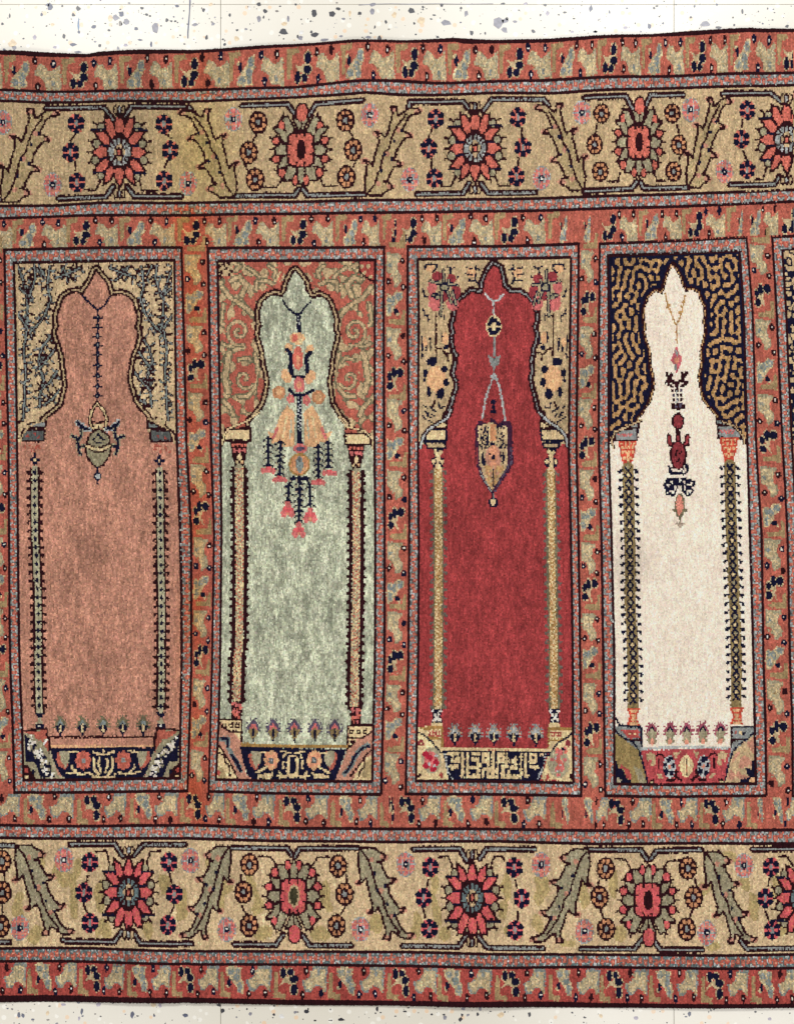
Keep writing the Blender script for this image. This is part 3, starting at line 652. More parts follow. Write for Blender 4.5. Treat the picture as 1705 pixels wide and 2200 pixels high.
# --- panel 2 : scrolled spandrels
CLIP[0] = interior(1)
up, q, sl, sr = spandrels(1)
v = n_scr
for m, col in ((v > .20, 'dsage'), (v > .48, 'beige')): COL[up & m] = YARN[col]
def spiral(cx, cy, r, turns, a0, d, w0, c1, c2, sq=1.12):
    pts = [(cx + r*(1-t)*math.cos(a0+d*t*turns*2*math.pi), cy + r*sq*(1-t)*math.sin(a0+d*t*turns*2*math.pi)) for t in np.linspace(0, .9, 40)]
    L(pts, c1, w0*1.9); L(pts, c2, w0)
F(430, 420)
for s in (0, 1):
    mm_ = (lambda a: a) if s == 0 else (lambda a: mir(a, 815))
    use(sr if s else sl); d = -1 if s else 1; A = lambda a: math.pi - a if s else a
    for pts, w0 in (([(190,780),(250,860),(330,910),(400,960),(440,1010)], 34), ([(270,720),(330,690),(390,760),(350,850)], 40), ([(470,800),(480,730),(560,720),(640,760)], 26), ([(200,920),(190,1000),(180,1080),(230,1120)], 22),
                    ([(190,1250),(240,1280),(290,1270)], 22), ([(250,1330),(230,1420),(210,1560),(240,1660)], 46), ([(460,1340),(490,1460),(460,1620),(400,1700),(330,1700)], 30), ([(200,1740),(260,1800),(280,1860)], 30), ([(330,1390),(400,1370),(430,1400)], 22), ([(400,610),(450,640),(500,690)], 24), ([(580,590),(640,640),(620,690)], 22), ([(300,640),(340,600),(300,580)], 26)):
        L(mm_(pts), 'dsage', w0*.85 + 26); L(mm_(pts), 'beige', w0*.85)
    c = mm_([(325,1150),(375,1550)])
    E(c[0][0], c[0][1], 118, 132, 'salmon'); E(c[1][0], c[1][1], 98, 112, 'salmon')
    spiral(c[0][0], c[0][1], 110, 1.7, A(1.2), d, 19, 'dsage', 'beige'); spiral(c[1][0], c[1][1], 85, 1.2, A(0.5), d, 18, 'dsage', 'beige')
    L(mm_([(700,640),(640,770),(560,800),(500,880),(475,1000),(480,1180)]), 'salmon', 26)
use(part('corner_block', BODY[1])); R(150, 560, 285, 680, 'beige')
for x, y in ((165,600),(200,585),(240,575),(180,650),(220,620),(265,640),(250,670),(175,690)): E(x, y, 15, 16, 'maroon')
use(part('corner_block', BODY[1])); P([(1340,560),(1475,560),(1475,740),(1420,700),(1345,640)], 'brick'); L([(1345,560),(1345,640),(1400,690),(1470,730)], 'maroon', 16)
for x, y in ((1365,600),(1390,650),(1440,690),(1420,600)): E(x, y, 14, 20, 'beige')
arch_line(1, q, 'maroon', 'beige', 'maroon', (27, 17, 10))
F(430, 420); use(BODY[1]); L([(690,870),(730,940),(800,1000),(835,1008),(880,950),(930,895)], 'navy', 15)
use(part('hanging_lamp', BODY[1]))
L([(830,1005),(836,1150)], 'navy', 36)
for y in (1020, 1050, 1075): E(828 + (y % 2)*10, y, 8, 11, 'lsteel')
E(820, 1205, 62, 52, 'apricot'); E(800, 1200, 24, 36, 'rose'); E(850, 1230, 18, 26, 'cream'); E(745, 1290, 34, 42, 'apricot'); E(925, 1300, 34, 42, 'apricot')
L([(735,1300),(765,1350),(762,1470),(795,1530),(895,1540),(900,1480),(893,1370),(930,1325)], 'navy', 38)
L([(735,1300),(725,1300)], 'navy', 20); R(795, 1430, 885, 1515, 'greenf')
E(826, 1375, 44, 100, 'rose'); E(826, 1400, 16, 56, 'peach')
for x, y in ((742,1545),(918,1550),(715,1510),(945,1520)): E(x, y, 34, 46, 'apricot')
E(835, 1600, 46, 66, 'pink'); E(835, 1600, 20, 30, 'peach')
L([(750,1640),(800,1690),(840,1680),(880,1690),(950,1645)], 'navy', 28)
for x, y, r in ((665,1665,55),(1000,1705,58)): E(x, y, r, r, 'ring'); E(x, y, r*.5, r*.5, 'apricot')
for x, y in ((762,1720),(898,1730)): E(x, y, 32, 40, 'pink'); E(x, y, 12, 14, 'peach')
for s in (0, 1):
    mm_ = (lambda a: a) if s == 0 else (lambda a: mir(a, 838))
    P(mm_([(735,1770),(800,1840),(795,2110),(770,2126),(690,2126),(660,2080),(610,2100),(560,1990),(620,2010),(670,1870)]), 'apricot')
    F(430, 880); L(mm_([(650,160),(615,245)]), 'pink', 22); L(mm_([(730,60),(700,230)]), 'cream', 18); L(mm_([(770,90),(760,240)]), 'greenf', 14); F(430, 420)
L([(835,1690),(840,1900),(842,2130)], 'navy', 44)
for i in range(26): E(838 + (10 if i % 2 else -10), 1715 + i*16.5, 7, 10, 'lsteel')
F(430, 880)
L([(842,200),(842,300)], 'navy', 40); E(845, 330, 56, 42, 'pink'); E(845, 332, 38, 18, 'mauve'); E(838, 465, 90, 98, 'gold'); E(838, 465, 76, 80, 'ring'); E(838, 460, 30, 72, 'bluegrey'); E(838, 420, 14, 20, 'dsteel'); E(790, 500, 18, 20, 'apricot'); E(885, 500, 18, 20, 'apricot')
def spruce(pts, n):
    a = np.array(pts, float); L(pts, 'navy', 22)
    for t in np.linspace(.04, .96, n):
        y = a[0,1] + t*(a[-1,1]-a[0,1]); x = float(np.interp(y, a[:,1], a[:,0])); L([(x-36,y+16),(x-14,y-2),(x+14,y-2),(x+36,y+16)], 'navy', 13)
        for s in (-1, 1): E(x+s*26, y+22, 8, 10, 'pale')
for pts, n in (([(574,235),(576,475)],5), ([(678,265),(674,555)],6), ([(996,300),(996,575)],6), ([(1082,270),(1086,490)],5), ([(790,570),(748,635),(742,780)],4), ([(838,560),(835,960)],9), ([(888,570),(930,645),(932,815)],4)): spruce(pts, n)
for x, y in ((575,510),(673,588),(998,612),(1092,532)):
    for a in (-42, -14, 14, 42): E(x+a, y+abs(a)*.25-4, 21, 24, 'pink')
    E(x, y-14, 24, 16, 'hotpink')
for x, y in ((740,848),(930,895),(834,1020)):
    for a, b in ((0,-44),(-24,0),(24,0),(-34,36),(34,36)): E(x+a, y+b, 25, 28, 'pink' if b else 'hotpink')
    E(x, y+30, 13, 18, 'peach')
box(1, [(215,165),(425,158),(428,265),(200,262)], 'cream', 'maroon', 18); box(1, [(1222,200),(1390,205),(1440,240),(1440,290),(1228,296)], 'cream', 'maroon', 18)
use(BODY[1]); L([(190,300),(195,230),(240,160),(400,95),(500,20)], 'maroon', 22); L([(190,300),(195,230),(240,160),(400,95),(500,20)], 'cream', 8)
L([(1460,330),(1450,240),(1390,180),(1250,150),(1170,60)], 'maroon', 22); L([(1460,330),(1450,240),(1390,180),(1250,150),(1170,60)], 'cream', 8)
for cx, dy in ((332,0),(1318,25)):
    use(part('column_head', BODY[1])); P([(cx-75,275+dy),(cx+72,275+dy),(cx+55,400+dy),(cx+30,490+dy),(cx-30,490+dy),(cx-60,400+dy)], 'maroon')
    for a in (-50,-18,18,50): E(cx+a, 300+dy, 13, 15, 'rose')
    for a in (-40,0,40): E(cx+a, 345+dy, 17, 17, 'pink')
    E(cx, 400+dy, 18, 30, 'cream'); E(cx-20, 445+dy, 12, 14, 'cream'); E(cx+20, 440+dy, 12, 14, 'apricot')
second2 = ('salmon', 'cream')
column(1, pz(430, [(330,490),(335,1100),(330,2000)], [(315,30),(305,430)]), 'pale', 17, 'maroon', 7.5, 12.5, 'maroon', 17.5, 18.2, None, 3.2, second2)
column(1, pz(430, [(1320,520),(1320,1400),(1310,2080)], [(1308,100),(1305,480)]), 'pale', 17, 'maroon', 7.5, 12.5, 'maroon', 17.5, 18.2, None, 3.2, second2)
F(430, 1400)
for cx, y0, y1 in ((308,425,580),(1315,465,630)):
    use(part('column_foot', BODY[1])); R(cx-45, y0, cx+45, y1, 'maroon')
    for i in range(14): E(cx + random.uniform(-34,34), random.uniform(y0+10, y1-12), 13, 13, 'pink' if i % 2 else 'rose')
for s in (0, 1):
    use(part('plinth', BODY[1]))
    A = ([(140,600),(345,575),(350,800),(390,1040),(470,1085),(135,1085)], [(1240,635),(1455,610),(1455,1095),(1130,1090),(1180,1000),(1240,830)])[s]
    P(A, 'peachf')
    if s == 0:
        P([(160,585),(345,585),(345,670),(230,670)], 'cream'); L([(155,575),(350,580)], 'maroon', 18); L([(150,520),(170,620),(240,675),(345,680)], 'maroon', 12); P([(285,690),(345,690),(345,770)], 'cream')
        L([(348,590),(352,800)], 'maroon', 14)
        for x in (200, 262, 315): R(x-20, 605, x+20, 650, 'maroon'); E(x, 628, 8, 10, 'cream')
        L([(175,740),(230,740),(235,810),(270,880),(310,940),(340,1010)], 'bluegrey', 40); L([(185,735),(230,745),(232,800)], 'navy', 24); L([(265,880),(310,940),(340,1010)], 'navy', 28)
        P([(140,760),(200,860),(260,950),(310,1080),(140,1080)], 'cream'); L([(145,770),(205,870),(265,960),(315,1075)], 'maroon', 14); L([(150,860),(200,880),(210,940),(240,960),(250,1060)], 'maroon', 14); P([(150,960),(200,1000),(230,1075),(150,1078)], 'khaki'); E(155, 1030, 16, 26, 'brick')
    else:
        P([(1255,640),(1450,625),(1440,680),(1370,720),(1255,720)], 'cream'); L([(1250,628),(1460,620)], 'maroon', 18); L([(1245,640),(1245,810)], 'maroon', 14); L([(1255,730),(1370,728),(1450,680)], 'maroon', 12)
        for x in (1280, 1340, 1395): R(x-18, 655, x+18, 700, 'maroon'); E(x, 678, 8, 10, 'cream')
        P([(1255,740),(1330,740),(1260,830)], 'cream'); E(1290, 760, 22, 16, 'maroon'); L([(1240,830),(1300,770)], 'maroon', 14)
        L([(1420,790),(1350,830),(1300,900),(1280,970),(1215,1035)], 'bluegrey', 42); L([(1425,800),(1370,820),(1300,890),(1275,960),(1225,1025)], 'navy', 22)
        P([(1455,870),(1400,900),(1340,980),(1290,1085),(1455,1090)], 'cream'); L([(1450,830),(1390,890),(1330,980),(1270,1050)], 'maroon', 14); L([(1390,910),(1390,980),(1350,1010),(1340,1060)], 'maroon', 14); P([(1400,930),(1450,910),(1450,1080),(1360,1080)], 'khaki')
use(part('sill_bar', BODY[1])); L([(352,785),(800,800),(1235,798)], 'gold', 28)
use(part('base_panel', BODY[1])); F(510, 1590, 3.82)
P([(20,55),(890,72),(850,200),(800,335),(160,335),(80,290),(45,170)], 'navy')
for s in (0, 1):
    mm_ = (lambda a: a) if s == 0 else (lambda a: mir(a, 455))
    P(mm_([(90,130),(112,90),(190,95),(190,190),(150,250),(110,215)]), 'salmon'); P(mm_([(112,88),(195,98),(190,190),(150,225),(118,160)]), 'pale'); L(mm_([(185,105),(240,100)]), 'cream', 13)
    cx = mm_([(280,165)])[0][0]
    for i in range(8):
        a = math.pi*2*i/8; E(cx+40*math.cos(a), 162+56*math.sin(a), 24, 26, 'peach' if i % 2 else 'apricot')
    E(cx, 162, 36, 44, 'peach'); R(cx-20, 142, cx+20, 188, 'dsteel'); E(cx, 165, 9, 11, 'lsteel')
    L(mm_([(160,265),(215,235),(250,210)]), 'cream', 18); P(mm_([(160,290),(300,262),(275,315),(165,312)]), 'cream'); L(mm_([(330,290),(395,300)]), 'cream', 20); L(mm_([(350,265),(370,300)]), 'cream', 14)
    L(mm_([(360,90),(400,95),(440,105)]), 'cream', 16); L(mm_([(380,140),(395,110)]), 'cream', 14); L(mm_([(375,170),(378,225)]), 'cream', 15); L(mm_([(420,150),(415,250)]), 'cream', 24); L(mm_([(420,270),(455,290)]), 'cream', 22); L(mm_([(400,290),(455,300)]), 'cream', 16)
    L(mm_([(340,250),(350,315)]), 'cream', 12)
E(455, 205, 18, 55, 'navy'); L([(430,130),(480,130)], 'cream', 14)
F(430, 1400)
for x in (450, 620, 800, 972, 1138): bud(1, x, 645, ('mauve','pink','olive','navy','navy'), 1.12)

# --- panel 3 : flowered spandrels
CLIP[0] = interior(2)
up, q, sl, sr = spandrels(2)
arch_line(2, q, 'maroon', 'steel', 'maroon', (27, 14, 9.5))
F(860, 420)
def posy(x, y, s, pid):
    use(part('flower', BODY[2]))
    for a, b, rx, ry in ((-105,0,38,60),(-60,-90,45,40),(60,-70,40,44),(100,40,40,60),(70,140,50,60),(-70,140,60,62),(-90,90,40,50),(0,60,40,60)): E(x+s*a, y+b, rx, ry, 'pink' if a % 4 else 'wine')
    for pts in ([(-120,-50),(-20,-30),(110,-20)], [(-10,-140),(0,0)], [(-100,70),(-40,60),(0,0)], [(10,0),(60,130)], [(-20,40),(-30,240)], [(70,40),(100,150)], [(40,-60),(20,20)]):
        a = [(x+s*u, y+v) for u, v in pts]; L(a, 'navy', 30); L(a, 'sage', 13)
    E(x, y, 44, 40, 'navy'); E(x, y+2, 26, 26, 'sage'); E(x-s*60, y+85, 26, 26, 'navy'); E(x-s*60, y+85, 16, 16, 'sage')
posy(370, 775, 1, sl); posy(1225, 775, -1, sr)
for s in (0, 1):
    mm_ = (lambda a: a) if s == 0 else (lambda a: mir(a, 795))
    use(sr if s else sl)
    E(mm_([(250,610)])[0][0], 615, 40, 34, 'apricot'); L(mm_([(205,620),(215,580),(305,580),(300,620),(270,650)]), 'navy', 13)
    L(mm_([(395,600),(425,620),(420,660)]), 'navy', 13); L(mm_([(425,620),(465,600)]), 'navy', 13); L(mm_([(480,690),(490,685)]), 'navy', 16)
    E(mm_([(600,650)])[0][0], 650, 36, 46, 'apricot')
    for pts in ([(560,610),(600,615)], [(640,590),(630,620),(675,625)], [(550,660),(600,670)], [(640,660),(625,700),(655,750)], [(560,715),(620,720)]): L(mm_(pts), 'navy', 15)
    L(mm_([(190,790),(205,850),(225,855)]), 'navy', 13); L(mm_([(195,960),(200,1000),(235,1020),(235,1060)]), 'navy', 13); L(mm_([(370,1010),(370,1050)]), 'navy', 16)
    L(mm_([(298,1000),(298,1280),(305,1360)]), 'maroon', 11); L(mm_([(305,1290),(350,1300),(380,1340),(430,1330)]), 'maroon', 14); L(mm_([(390,1340),(400,1400)]), 'maroon', 12)
    E(mm_([(378,1200)])[0][0], 1205, 26, 55, 'apricot'); L(mm_([(348,1165),(350,1230)]), 'navy', 13); L(mm_([(415,1200),(410,1250)]), 'navy', 12); E(mm_([(385,1280)])[0][0], 1285, 20, 22, 'navy')
    for x0 in (180, 215, 250): L(mm_([(x0,1190 + (x0 % 3)*20),(x0+4,1310)]), 'navy', 11)
    E(mm_([(208,1240)])[0][0], 1240, 18, 40, 'apricot'); L(mm_([(185,1340),(180,1370)]), 'navy', 11)
    bl = part('flower', BODY[2]); use(bl)
    E(mm_([(305,1560)])[0][0], 1550, 85, 110, 'apricot')
    for x, y, rx, ry in ((265,1405,46,34),(290,1385,18,18),(210,1500,22,36),(372,1470,32,30),(385,1580,24,38),(205,1560,12,22),(240,1660,20,44),(335,1680,36,44),(350,1640,14,16)): E(mm_([(x,y)])[0][0], y, rx, ry, 'navy')
    use(sr if s else sl); L(mm_([(290,1740),(270,1790)]), 'maroon', 12); L(mm_([(320,1750),(330,1800),(365,1790)]), 'navy', 12)
    for x, y in ((200,1780),(250,1790),(215,1830),(265,1850),(190,1870),(240,1900),(280,1810),(230,1860)): L(mm_([(x,y),(x+22,y+18)]), 'navy', 14)
use(part('lamp_chain', BODY[2]))
for pts in ([(715,825),(745,870),(785,892),(830,880),(865,835)], [(785,892),(790,1010)]): L(pts, 'lsteel', 17)
L([(790,1185),(792,1350)], 'steel', 22); P([(740,1355),(790,1375),(840,1355),(830,1420),(790,1470),(755,1420)], 'steel'); L([(788,1470),(786,1520)], 'steel', 14)
L([(786,1515),(750,1620),(715,1730),(690,1890)], 'lsteel', 18); L([(796,1515),(840,1640),(865,1780),(884,1900)], 'lsteel', 18); P([(760,1520),(800,1510),(825,1570),(790,1550),(765,1570)], 'lsteel')
for y in (930, 1270, 1390): E(790, y, 8, 14, 'dsteel')
use(part('flower', BODY[2])); E(788, 1108, 66, 92, 'cream')
for i in range(8):
    a = math.pi*2*(i+.5)/8; E(788+38*math.cos(a), 1108+58*math.sin(a), 20, 24, 'navy')
L([(730,1108),(846,1108)], 'cream', 10); E(788, 1108, 14, 20, 'cream')
use(part('hanging_lamp', BODY[2]))
for y, r in ((1745,26),(1790,14),(1830,30)): E(783, y, r, 20, 'navy')
F(1000, 890, 5.867)
out = [(150,90),(200,95),(280,130),(310,50),(360,60),(400,130),(470,70),(560,100),(590,170),(590,380),(600,600),(560,700),(470,830),(380,970),(345,1010),(300,970),(200,820),(150,690),(110,600),(120,380),(110,190)]
P(out, (lin((60,30,52)))); ins = [(160,160),(230,130),(310,110),(350,100),(400,170),(500,140),(525,200),(520,420),(525,650),(470,740),(380,880),(335,960),(270,880),(215,740),(175,650),(160,430)]
P(ins, 'beige')
for i in range(110):
    x, y = random.uniform(165, 515), random.uniform(120, 440)
    if 295 < x < 385 and y < 340: continue
    E(x, y, 13, 14, 'navy')
for x in (170, 500): L([(x, 160), (x, 330)], 'cream', 30)
R(300, 120, 375, 340, 'ring'); L([(295,130),(295,330)], 'cream', 10)
E(335, 375, 34, 26, 'navy'); L([(240,430),(300,420)], 'navy', 26); L([(380,415),(440,425)], 'navy', 24)
E(345, 540, 105, 140, 'peachf'); E(345, 500, 60, 110, 'peach'); P([(220,640),(490,640),(400,860),(335,950),(270,850)], 'tan'); R(325, 515, 368, 572, 'navy'); E(310, 500, 12, 16, 'navy')
E(225, 600, 26, 44, 'navy'); L([(215,480),(205,560)], 'navy', 20); L([(470,490),(478,560),(465,610)], 'navy', 22); L([(440,490),(440,540)], 'navy', 14); E(345, 640, 44, 40, 'peach')
for i in range(30): E(random.uniform(250,440), random.uniform(660,850), 10, 16, 'beige' if i % 2 else 'peachf')
L([(346,690),(346,910)], 'navy', 16)
for t in np.linspace(0, 1, 13):
    E(540 - t*165, 640 + t*320, 11, 12, 'mauve'); E(175 + t*140, 720 + t*250, 9, 12, 'steel')
for t in np.linspace(0, 1, 14): E(570, 420 + t*230, 10, 11, 'mauve'); E(135, 420 + t*210, 10, 11, 'wine')
L([(345,990),(345,1050)], 'navy', 34); E(348, 1110, 62, 66, 'navy'); E(345, 1105, 38, 42, 'cream'); L([(345,1000),(345,1060)], 'steel', 12)
F(860, 880)
box(2, [(215,175),(388,172),(386,262),(205,262)], 'cream', 'navy', 15); box(2, [(300,125),(392,100),(390,158),(240,160)], 'cream', 'maroon', 10); box(2, [(205,278),(382,278),(378,325),(230,325)], 'beige', 'navy', 8)
box(2, [(1188,170),(1330,172),(1395,230),(1400,262),(1192,262)], 'cream', 'navy', 15); box(2, [(1180,95),(1250,130),(1300,160),(1185,160)], 'cream', 'maroon', 10); box(2, [(1198,280),(1345,278),(1335,325),(1215,325)], 'beige', 'navy', 8)
for pts in ([(170,320),(185,240),(240,165),(330,110),(400,70),(430,0)], [(1415,310),(1400,220),(1330,150),(1240,90),(1170,20)]): use(BODY[2]); L(pts, 'maroon', 38); L(pts, 'lsteel', 15)
for cx in (316, 1275):
    use(part('column_head', BODY[2])); P([(cx-45,332),(cx+50,332),(cx+20,400),(cx+62,430),(cx+40,490),(cx-40,490),(cx-65,430),(cx-20,395)], 'navy')
    for a, b, r in ((-22,352,15),(20,362,15),(0,385,20),(0,420,20),(-36,440,16),(36,440,16),(0,468,18)): E(cx+a, b, r, r+3, 'cream')
column(2, pz(860, [(318,500),(320,1200),(320,2080)], [(320,80),(320,480)]), 'cream', 16, 'dsage', 4, 9.6, lin((104,92,84)), 15.5, 18.0, None, 3.4, ('gold','tan'))
column(2, pz(860, [(1272,515),(1280,1300),(1293,2080)], [(1296,80),(1298,485)]), 'cream', 16, 'dsage', 4, 9.6, lin((104,92,84)), 15.5, 18.0, None, 3.4, ('gold','tan'))
F(860, 1400)
for cx in (307, 1300):
    use(part('column_foot', BODY[2])); P([(cx-52,485),(cx+52,485),(cx+30,540),(cx+48,600),(cx-48,600),(cx-28,540)], 'navy')
    for a, b in ((-32,505),(32,505),(-14,535),(16,535),(0,560),(-20,580),(22,578)): E(cx+a, b, 13, 14, 'white')
    P([(cx-40,600),(cx+40,600),(cx+58,650),(cx-58,650)], 'cream')
for s in (0, 1):
    use(part('plinth', BODY[2]))
    if s == 0:
        P([(145,650),(250,630),(358,630),(358,830),(420,1085),(135,1085)], 'cream'); P([(150,650),(250,632),(356,632),(356,660),(200,665)], 'gold'); L([(235,735),(355,738)], 'gold', 20); L([(352,640),(352,830)], 'gold', 14)
        for x in (262, 315): R(x-22, 675, x+22, 720, 'brick'); E(x, 697, 9, 10, 'cream')
        P([(140,690),(240,750),(335,850),(385,960),(415,1085),(140,1085)], 'cream'); L([(135,675),(210,715),(270,770),(320,840),(350,860)], 'navy', 16)
        E(262, 920, 84, 110, 'pale'); E(255, 920, 60, 76, 'pink')
        for a, b in ((210,870),(250,900),(300,940),(215,970),(275,995)): E(a, b, 26, 26, lin((176,40,60)))
        for a, b in ((300,880),(240,955),(290,970)): E(a, b, 12, 12, 'lsteel')
        E(175, 775, 24, 26, 'wine'); E(172, 775, 9, 10, 'cream'); E(158, 1050, 14, 22, 'maroon'); E(345, 1050, 14, 24, 'brick')
    else:
        P([(1245,640),(1440,640),(1455,690),(1455,1095),(1185,1085),(1250,860)], 'cream'); P([(1248,635),(1440,640),(1440,665),(1248,662)], 'gold'); L([(1250,750),(1360,745)], 'gold', 20); L([(1252,640),(1252,850)], 'gold', 12)
        for x in (1288, 1340): R(x-20, 678, x+20, 720, 'brick'); E(x, 698, 9, 10, 'cream')
        L([(1450,690),(1400,730),(1330,770),(1280,840),(1245,880)], 'navy', 15)
        E(1335, 940, 90, 125, 'pale')
        for i in range(22): E(1335 + random.gauss(0,32), 930 + random.gauss(0,52), 18, 18, 'pink' if i % 3 else 'rose')
        for a, b in ((1310,900),(1350,960),(1330,1010)): E(a, b, 11, 11, 'lsteel')
        E(1415, 775, 24, 28, 'wine'); E(1375, 820, 12, 14, 'navy'); E(1245, 1060, 14, 26, 'brick'); E(1440, 1060, 14, 26, 'maroon')
use(part('sill_bar', BODY[2])); L([(355,828),(800,826),(1248,834)], 'cream', 22)
use(part('inscription_panel', BODY[2], 'navy base panel with beige square lettering')); F(940, 1600, 3.82)
P([(35,48),(910,55),(880,120),(865,200),(840,300),(90,298),(70,200),(50,110)], 'navy')
for pts in ([(60,80),(70,170),(85,230),(120,280)], [(880,80),(870,160),(850,220),(820,280)]):
    for t in np.linspace(0, 1, 11):
        a = np.array(pts, float); i = np.linspace(0, 1, len(a)); E(float(np.interp(t, i, a[:,0])), float(np.interp(t, i, a[:,1])), 8, 9, 'lsteel')
def bars(lst):
    for x0, y0, x1, y1 in lst: R(x0, y0, x1, y1, 'cream')
def holes(lst):
    for x0, y0, x1, y1 in lst: R(x0, y0, x1, y1, 'navy')
bars([(72,60,105,85),(112,62,178,152),(90,168,170,195),(110,195,130,215),(192,68,218,272),(234,68,258,270),(178,248,218,272),(234,248,345,275),(250,175,320,205),(318,110,345,250),(275,62,350,88),(275,88,300,140),(300,110,345,135),(322,150,360,190),(318,215,336,272),
      (364,64,425,148),(400,148,425,185),(440,56,468,200),(385,196,550,222),(365,196,383,275),(400,222,500,278),(515,200,548,280),(484,64,548,150),(484,150,500,190),(520,170,585,192),(556,68,572,180),
      (575,110,590,150),(600,120,640,150),(630,90,650,215),(600,175,660,205),(572,205,592,280),(556,250,690,278),(672,68,695,275),(708,72,728,275),(712,248,745,275),(748,66,815,152),(748,170,832,196),(790,196,810,212),(835,66,870,90)])
holes([(132,95,155,118),(130,152,170,166),(282,92,300,104),(384,100,405,122),(384,150,398,184),(505,100,526,122),(502,152,546,168),(420,236,438,256),(462,236,480,256),(345,135,362,150),(770,96,792,120),(765,152,815,166),(270,210,316,240),(594,210,668,240)])
L([(225,60),(225,280)], 'navy', 12); L([(700,60),(700,280)], 'navy', 10); L([(508,195),(508,280)], 'navy', 9); L([(388,225),(388,280)], 'navy', 10)
F(860, 1400)
for x in (460, 632, 790, 957, 1145): bud(2, x, 690, ('steel','lsteel','navy','cream','navy'), 1.1)
for x in (460, 632, 790, 957, 1145):
    for a in (-48,-30,0,30,48): E(x+a, 645+abs(a)*.9, 7, 8, 'apricot')

# --- panel 4 : meander spandrels
CLIP[0] = interior(3)
up, q, sl, sr = spandrels(3)
lab = n_lab.copy(); _fy = np.fft.fftfreq(NR, PY)[:, None]; _fx = np.fft.fftfreq(NC, PX)[None]
_f = np.exp(-((np.sqrt((_fx*14.5)**2 + (_fy*16.5)**2) - 1) / .30)**2)
for _ in range(2):
    lab = np.fft.ifft2(np.fft.fft2(lab) * _f).real; lab = np.tanh(2.2 * lab / lab.std())
COL[up & (lab > .12)] = YARN['tan']; COL[up & (lab > .12) & (HASH < .16)] = YARN['gold']
arch_line(3, q, 'navy', 'navy', 'maroon', (30, 24, 16)); 
use(BODY[3])
F(1275, 420)
rt = [p_ for p_ in NP[3][1][:24]]; lf = [NP[3][1][0]] + NP[3][1][:25:-1]
for seq in (rt, lf): L(seq, 'maroon', 52); L(seq, 'tan', 30); L(seq, 'maroon', 16)
use(NICHE[3]); Ps(q, 'ivoryf')
use(BODY[3]); F(1275, 420); L([(115,520),(660,515)], 'navy', 26); L([(660,505),(1235,485)], 'navy', 26); L([(130,520),(140,1900)], 'navy', 40); L([(1228,500),(1290,1950)], 'navy', 34)
use(part('lamp_chain', BODY[3]))
L([(605,820),(618,900),(650,980),(690,1090)], lin((176,136,84)), 12); L([(775,840),(750,960),(710,1080)], lin((176,136,84)), 12); L([(700,1085),(700,1245)], lin((168,124,74)), 13)
for x, y in ((640,920),(625,945),(740,940),(725,990),(690,1080),(760,900)): E(x, y, 13, 11, lin((176,136,84)))
use(part('hanging_lamp', BODY[3]))
P([(700,1260),(720,1330),(748,1390),(725,1440),(700,1510),(680,1440),(650,1400),(675,1330)], lin((190,96,104))); E(700, 1395, 22, 30, 'lsalmon'); E(690, 1450, 12, 30, 'steel'); E(700, 1330, 8, 26, 'steel')
for pts in ([(615,1505),(640,1560),(630,1600),(660,1615)], [(780,1500),(755,1550),(770,1600),(740,1615)], [(640,1560),(700,1590),(755,1555)], [(610,1580),(660,1570)], [(785,1580),(740,1570)], [(700,1590),(700,1620)], [(655,1510),(650,1560)], [(745,1505),(745,1560)]): L(pts, 'maroon', 26)
for y in (1650, 1690, 1730, 1770):
    for x in (668, 700, 732): E(x + (y % 3)*4, y, 13, 14, 'maroon' if (x+y) % 3 else 'mauve')
    E(700, y+14, 9, 11, 'lsteel')
R(655, 1770, 765, 1805, 'maroon'); E(690, 1785, 9, 10, 'mauve'); E(725, 1780, 9, 12, 'mauve'); E(708, 1812, 14, 10, 'maroon')
E(710, 1910, 52, 72, 'maroon'); E(710, 1910, 36, 56, 'wine'); E(710, 1990, 16, 26, 'maroon')
F(1275, 880)
for pts, w in (([(632,222),(640,290),(690,310)], 44), ([(790,222),(785,290),(735,310)], 44), ([(710,195),(710,300)], 40)): L(pts, 'maroon', w)
for pts, w in (([(632,228),(640,285),(690,305)], 20), ([(790,228),(785,285),(735,305)], 20), ([(710,235),(710,300)], 22)): L(pts, 'wine', w)
E(712, 385, 72, 122, 'maroon'); E(712, 380, 54, 104, 'wine')
for x, y in ((700,350),(725,375),(695,380),(740,355),(705,435),(730,450),(715,420)): E(x, y, 9, 9, 'maroon')
P([(628,480),(665,480),(690,520),(740,520),(775,460),(808,465),(805,525),(760,555),(680,555),(630,540)], 'navy'); E(672, 510, 15, 20, 'ivoryf'); E(765, 515, 13, 24, 'ivoryf'); E(712, 480, 50, 26, 'maroon'); E(712, 470, 36, 24, 'wine')
P([(600,590),(640,575),(720,575),(800,585),(850,600),(855,630),(830,660),(850,690),(820,730),(780,735),(750,690),(727,640),(700,690),(680,735),(640,730),(600,720),(605,680),(590,640)], 'navy')
for x, y, rx, ry in ((632,640,12,16),(660,615,10,10),(690,660,10,22),(650,690,14,8),(765,615,12,10),(800,640,20,9),(770,660,10,16),(825,625,9,14),(728,600,7,20),(810,690,20,9),(727,660,14,22),(670,700,10,14),(620,700,10,7),(790,700,9,12)): E(x, y, rx, ry, 'ivoryf')
E(727, 812, 44, 106, 'dsage'); L([(680,850),(775,850)], 'dsage', 30); E(725, 805, 27, 84, lin((222,142,122))); L([(728,900),(728,950)], 'dsage', 10); L([(700,965),(768,965)], lin((168,150,132)), 20); E(733, 975, 20, 26, lin((168,150,132)))
box(3, [(185,178),(365,155),(368,255),(180,262)], 'steel', 'maroon', 15); box(3, [(240,150),(382,112),(380,150),(250,165)], 'steel', 'maroon', 10)
